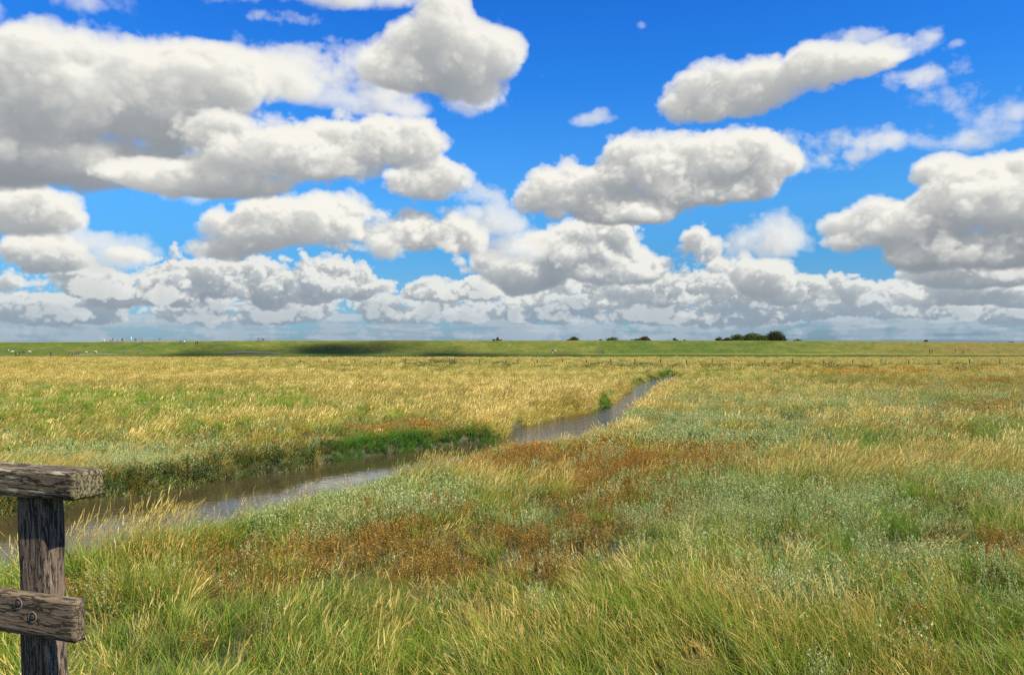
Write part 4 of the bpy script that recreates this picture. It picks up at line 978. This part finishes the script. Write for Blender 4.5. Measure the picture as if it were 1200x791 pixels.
person(647.4, 414.6, 'walk', R(200), 'navy', 'white', 'person in navy top and pale trousers, left of the pair mid-dike', s=.98)
person(650.9, 414.6, 'stand', R(180), 'white', 'grey', 'person in white top, right of the pair in the middle of the dike', hair='fair', s=1.02)
person(1089.4, 414.5, 'stand', Z0, 'black', 'black', 'taller walker in black, left of the pair at the right end of the dike', s=1.08)
person(1092.2, 414.4, 'stand', Z1, 'navy', 'black', 'walker in navy, right of the pair at the right end of the dike', s=.98)
person(1119.8, 414.3, 'walk', Z0, 'black', 'grey', 'lone dark walker on the berm between the pair and the last walker', s=1.0)
person(1128.8, 414.5, 'stand', Z0, 'maroon', 'black', 'rightmost walker on the berm, in a maroon top', s=.92)

# ------------------------------------------------------------------ sheep
SN = {'rump': (0, -.42, .68, .17, .20), 'belly': (0, -.08, .66, .23, .24), 'chest': (0, .32, .68, .17, .21), 'neck': (0, .52, .80, .095, .10), 'poll': (0, .64, .92, .075, .08), 'muzzle': (0, .80, .85, .042, .045), 'tail': (0, -.62, .60, .035, .035)}
SE = [('belly', 'rump'), ('belly', 'chest'), ('chest', 'neck'), ('neck', 'poll'), ('poll', 'muzzle'), ('rump', 'tail')]
for sg, s in ((1, 'l'), (-1, 'r')):
    SN[s+'fe'] = (.11*sg, .34, .46, .06, .06); SN[s+'fk'] = (.11*sg, .36, .25, .032, .032); SN[s+'ff'] = (.11*sg, .35, .03, .030, .034)
    SN[s+'hk'] = (.12*sg, -.40, .46, .075, .075); SN[s+'hh'] = (.12*sg, -.52, .27, .032, .032); SN[s+'hf'] = (.12*sg, -.47, .03, .030, .034)
    SN[s+'er'] = (.11*sg, .61, .93, .022, .012)
    SE += [('chest', s+'fe'), (s+'fe', s+'fk'), (s+'fk', s+'ff'), ('rump', s+'hk'), (s+'hk', s+'hh'), (s+'hh', s+'hf'), ('poll', s+'er')]
SN = {'belly': SN['belly'], **SN}
sheep_body = skin_mesh('sheep_body', SN, SE)
G_ = {k: ((v[0], v[1], v[2]) if k not in ('neck', 'poll', 'muzzle', 'ler', 'rer') else (v[0], v[1]+.06, v[2]-{'neck': .22, 'poll': .48, 'muzzle': .62, 'ler': .48, 'rer': .48}[k]))+tuple(v[3:]) for k, v in SN.items()}
sheep_graze = skin_mesh('sheep_grazing_body', G_, SE)
def fleece(src, nm): 
    me = shell(src, nm, lambda c_: c_.z > .44 and c_.y < .56, .05)
    for v in me.vertices: v.co += v.normal*(.03*noise.noise(v.co*11))
    return me
FL = {id(sheep_body): fleece(sheep_body, 'fleece_up'), id(sheep_graze): fleece(sheep_graze, 'fleece_down')}
wool = plain('cream_wool', (.50, .46, .37), .95, var=.12, scale=14); face = plain('sheep_face', (.45, .41, .35), .8); bwool = plain('brown_wool', (.09, .045, .030), .95); bface = plain('dark_sheep_face', (.05, .03, .024), .8)
def sheep(px, py, src, rz, label, dark=False, s=1.0):
    r = empty('sheep', on_dike(px, py), rz); r.scale = (s*.88,)*3; tag(r, label, 'sheep', 'sheep grazing on the left dike slope')
    for nm, me, mt in (('body', src, bface if dark else face), ('fleece', FL[id(src)], bwool if dark else wool)):
        o = bpy.data.objects.new(nm, me); C.objects.link(o); o.parent = r
        if not me.materials: me.materials.append(mt)
        o.material_slots[0].link = 'OBJECT'; o.material_slots[0].material = mt
sheep(10, 412.2, sheep_graze, R(30), 'leftmost and highest sheep on the slope, greyish white', s=.95)
sheep(14.4, 413.7, sheep_graze, R(120), 'white sheep just below and right of the leftmost sheep', s=1.1)
sheep(27.8, 414.0, sheep_graze, Z0, 'only dark brown sheep on the slope, above the dark-clothed pair', dark=True)
sheep(34.8, 414.0, sheep_body, Z1, 'white sheep right of the dark brown sheep on the slope', s=1.12)
sheep(101, 414.3, sheep_graze, Z1, 'cream sheep above the pale path, right of the four walkers')
sheep(111.9, 414.3, sheep_body, R(70), 'brightest white sheep, farthest right on the slope above the path', s=1.25)

# ------------------------------------------------------------------ poles, gate and stones on the dike
def lathe(prof, n=10):
    V, Fc = [], []
    for (r, z) in prof:
        for i in range(n): V.append((r*math.cos(2*math.pi*i/n), r*math.sin(2*math.pi*i/n), z))
    for k in range(len(prof)-1):
        for i in range(n): Fc.append((k*n+i, k*n+(i+1) % n, (k+1)*n+(i+1) % n, (k+1)*n+i))
    Fc.append(tuple(range((len(prof)-1)*n, len(prof)*n))); return V, Fc
def box(x0, x1, y0, y1, z0, z1):
    return [(x, y, z) for x in (x0, x1) for y in (y0, y1) for z in (z0, z1)], [(0, 1, 3, 2), (4, 6, 7, 5), (0, 4, 5, 1), (2, 3, 7, 6), (0, 2, 6, 4), (1, 5, 7, 3)]
def joined(*parts):
    V, Fc = [], []
    for v, f in parts:
        n = len(V); V += v; Fc += [tuple(i+n for i in q_) for q_ in f]
    return V, Fc
wpaint = plain('white_paint', (.80, .80, .80), .5); gpaint = plain('grey_galvanised', (.26, .28, .30), .5, .3)
p = on_dike(153.3, 400.6); fp = empty('flagpole', p); tag(fp, 'slender pole with a narrow white banner on the dike crest', 'flagpole', None)
mesh_obj('pole', *lathe([(.05, -.1), (.045, 1.5), (.035, 2.05), (.02, 2.1)]), gpaint, fp)
V, Fc = [], []
for i in range(9):
    for j in range(4): V.append((.05+j*.12+.01*math.sin(i), .05*math.sin(i*.9+j*.8), .75+i*.16-.03*j))
for i in range(8):
    for j in range(3): Fc.append((i*4+j, i*4+j+1, i*4+j+5, i*4+j+4))
bo = mesh_obj('banner', V, Fc, wpaint, fp); bo.modifiers.new('thick', 'SOLIDIFY').thickness = .02
p = on_dike(187, 400.4); sg = empty('signpost', p); tag(sg, 'grey signpost with a small dark panel standing on the dike crest', 'signpost')
mesh_obj('pole', *lathe([(.045, -.1), (.045, 1.25), (.045, 1.4), (.02, 1.42)]), gpaint, sg); mesh_obj('panel', *box(-.34, .34, -.04, .02, .75, 1.36), plain('dark_panel', (.14, .15, .17), .6), sg)
p = on_dike(704, 415.0); gt_ = empty('gate', p, R(-20)); tag(gt_, 'small grey gate at the foot of the mown edge on the dike', 'gate')
for sx2 in (-.75, .75): mesh_obj('post', *box(sx2-.09, sx2+.09, -.09, .09, -.2, 1.55), gpaint if sx2 < 0 else f_wood, gt_)
for zz in (.35, .62, .9, 1.18): mesh_obj('rail', *box(-.66, .66, -.03, .03, zz-.05, zz+.05), gpaint, gt_)
mesh_obj('brace', *joined(*[box(-.60+.12*i, -.46+.12*i, -.045, -.032, .32+.085*i, .42+.085*i) for i in range(10)]), gpaint, gt_)
def peg(px, py, h, mat, label, name='marker_post', w_=.09):
    o = mesh_obj(name, *lathe([(w_, -.15), (w_, h*.6), (w_*.94, h-.03), (w_*.5, h)], 8), mat); o.location = on_dike(px, py); tag(o, label, 'post')
peg(793.3, 417.8, .55, wpaint, 'short white marker post at the dike foot below the small dark bushes')
peg(1170.3, 415.2, 1.0, f_wood, 'single dark marker post on the berm at the far right')
peg(276.5, 412.9, 1.1, gpaint, 'grey marker post at the upper left corner of the road', w_=.07)
# ------------------------------------------------------------------ the cloud whose shadow lies on the dike left of the centre
mcl_ = bpy.data.materials.new('cloud_white'); mcl_.use_nodes = True; mcl_.node_tree.nodes.clear(); t = NT(mcl_.node_tree)
t1 = t.node('ShaderNodeBsdfTransparent'); t2 = t.node('ShaderNodeBsdfTranslucent'); t3 = t.node('ShaderNodeMixShader'); t3.inputs[0].default_value = .21
t.l.new(t1.outputs[0], t3.inputs[1]); t.l.new(t2.outputs[0], t3.inputs[2]); t4 = t.node('ShaderNodeOutputMaterial'); t.l.new(t3.outputs[0], t4.inputs[0])
bm = bmesh.new(); rs = random.Random(12); cen = Vector((-52, 308, 3))+sun_dir*1050
for i in range(34):
    a = rs.uniform(-1, 1); r_ = 14*(1-.6*abs(a))*rs.uniform(.7, 1.2)
    ms = bmesh.ops.create_icosphere(bm, subdivisions=3, radius=r_)
    off = Vector((a*76, rs.uniform(-14, 12), rs.uniform(0, 12)*(1-abs(a))))
    for v in ms['verts']:
        k = noise.fractal(v.co*.05+Vector((i*9, 0, 0)), 1, 2, 4); v.co = v.co*(1+.35*k); v.co.z = max(v.co.z*.5, -5); v.co += off+cen
me = bpy.data.meshes.new('cloud'); bm.to_mesh(me); bm.free(); me.shade_smooth(); me.materials.append(mcl_)
cl_ = bpy.data.objects.new('clouds', me); C.objects.link(cl_); tag(cl_, 'small cumulus cloud high above, its shadow on the dike', 'cloud', kind='stuff')
print('tris', sum(len(o.data.loop_triangles) if o.data.loop_triangles else sum(len(p.vertices)-2 for p in o.data.polygons) for o in bpy.data.objects if o.type == 'MESH'))
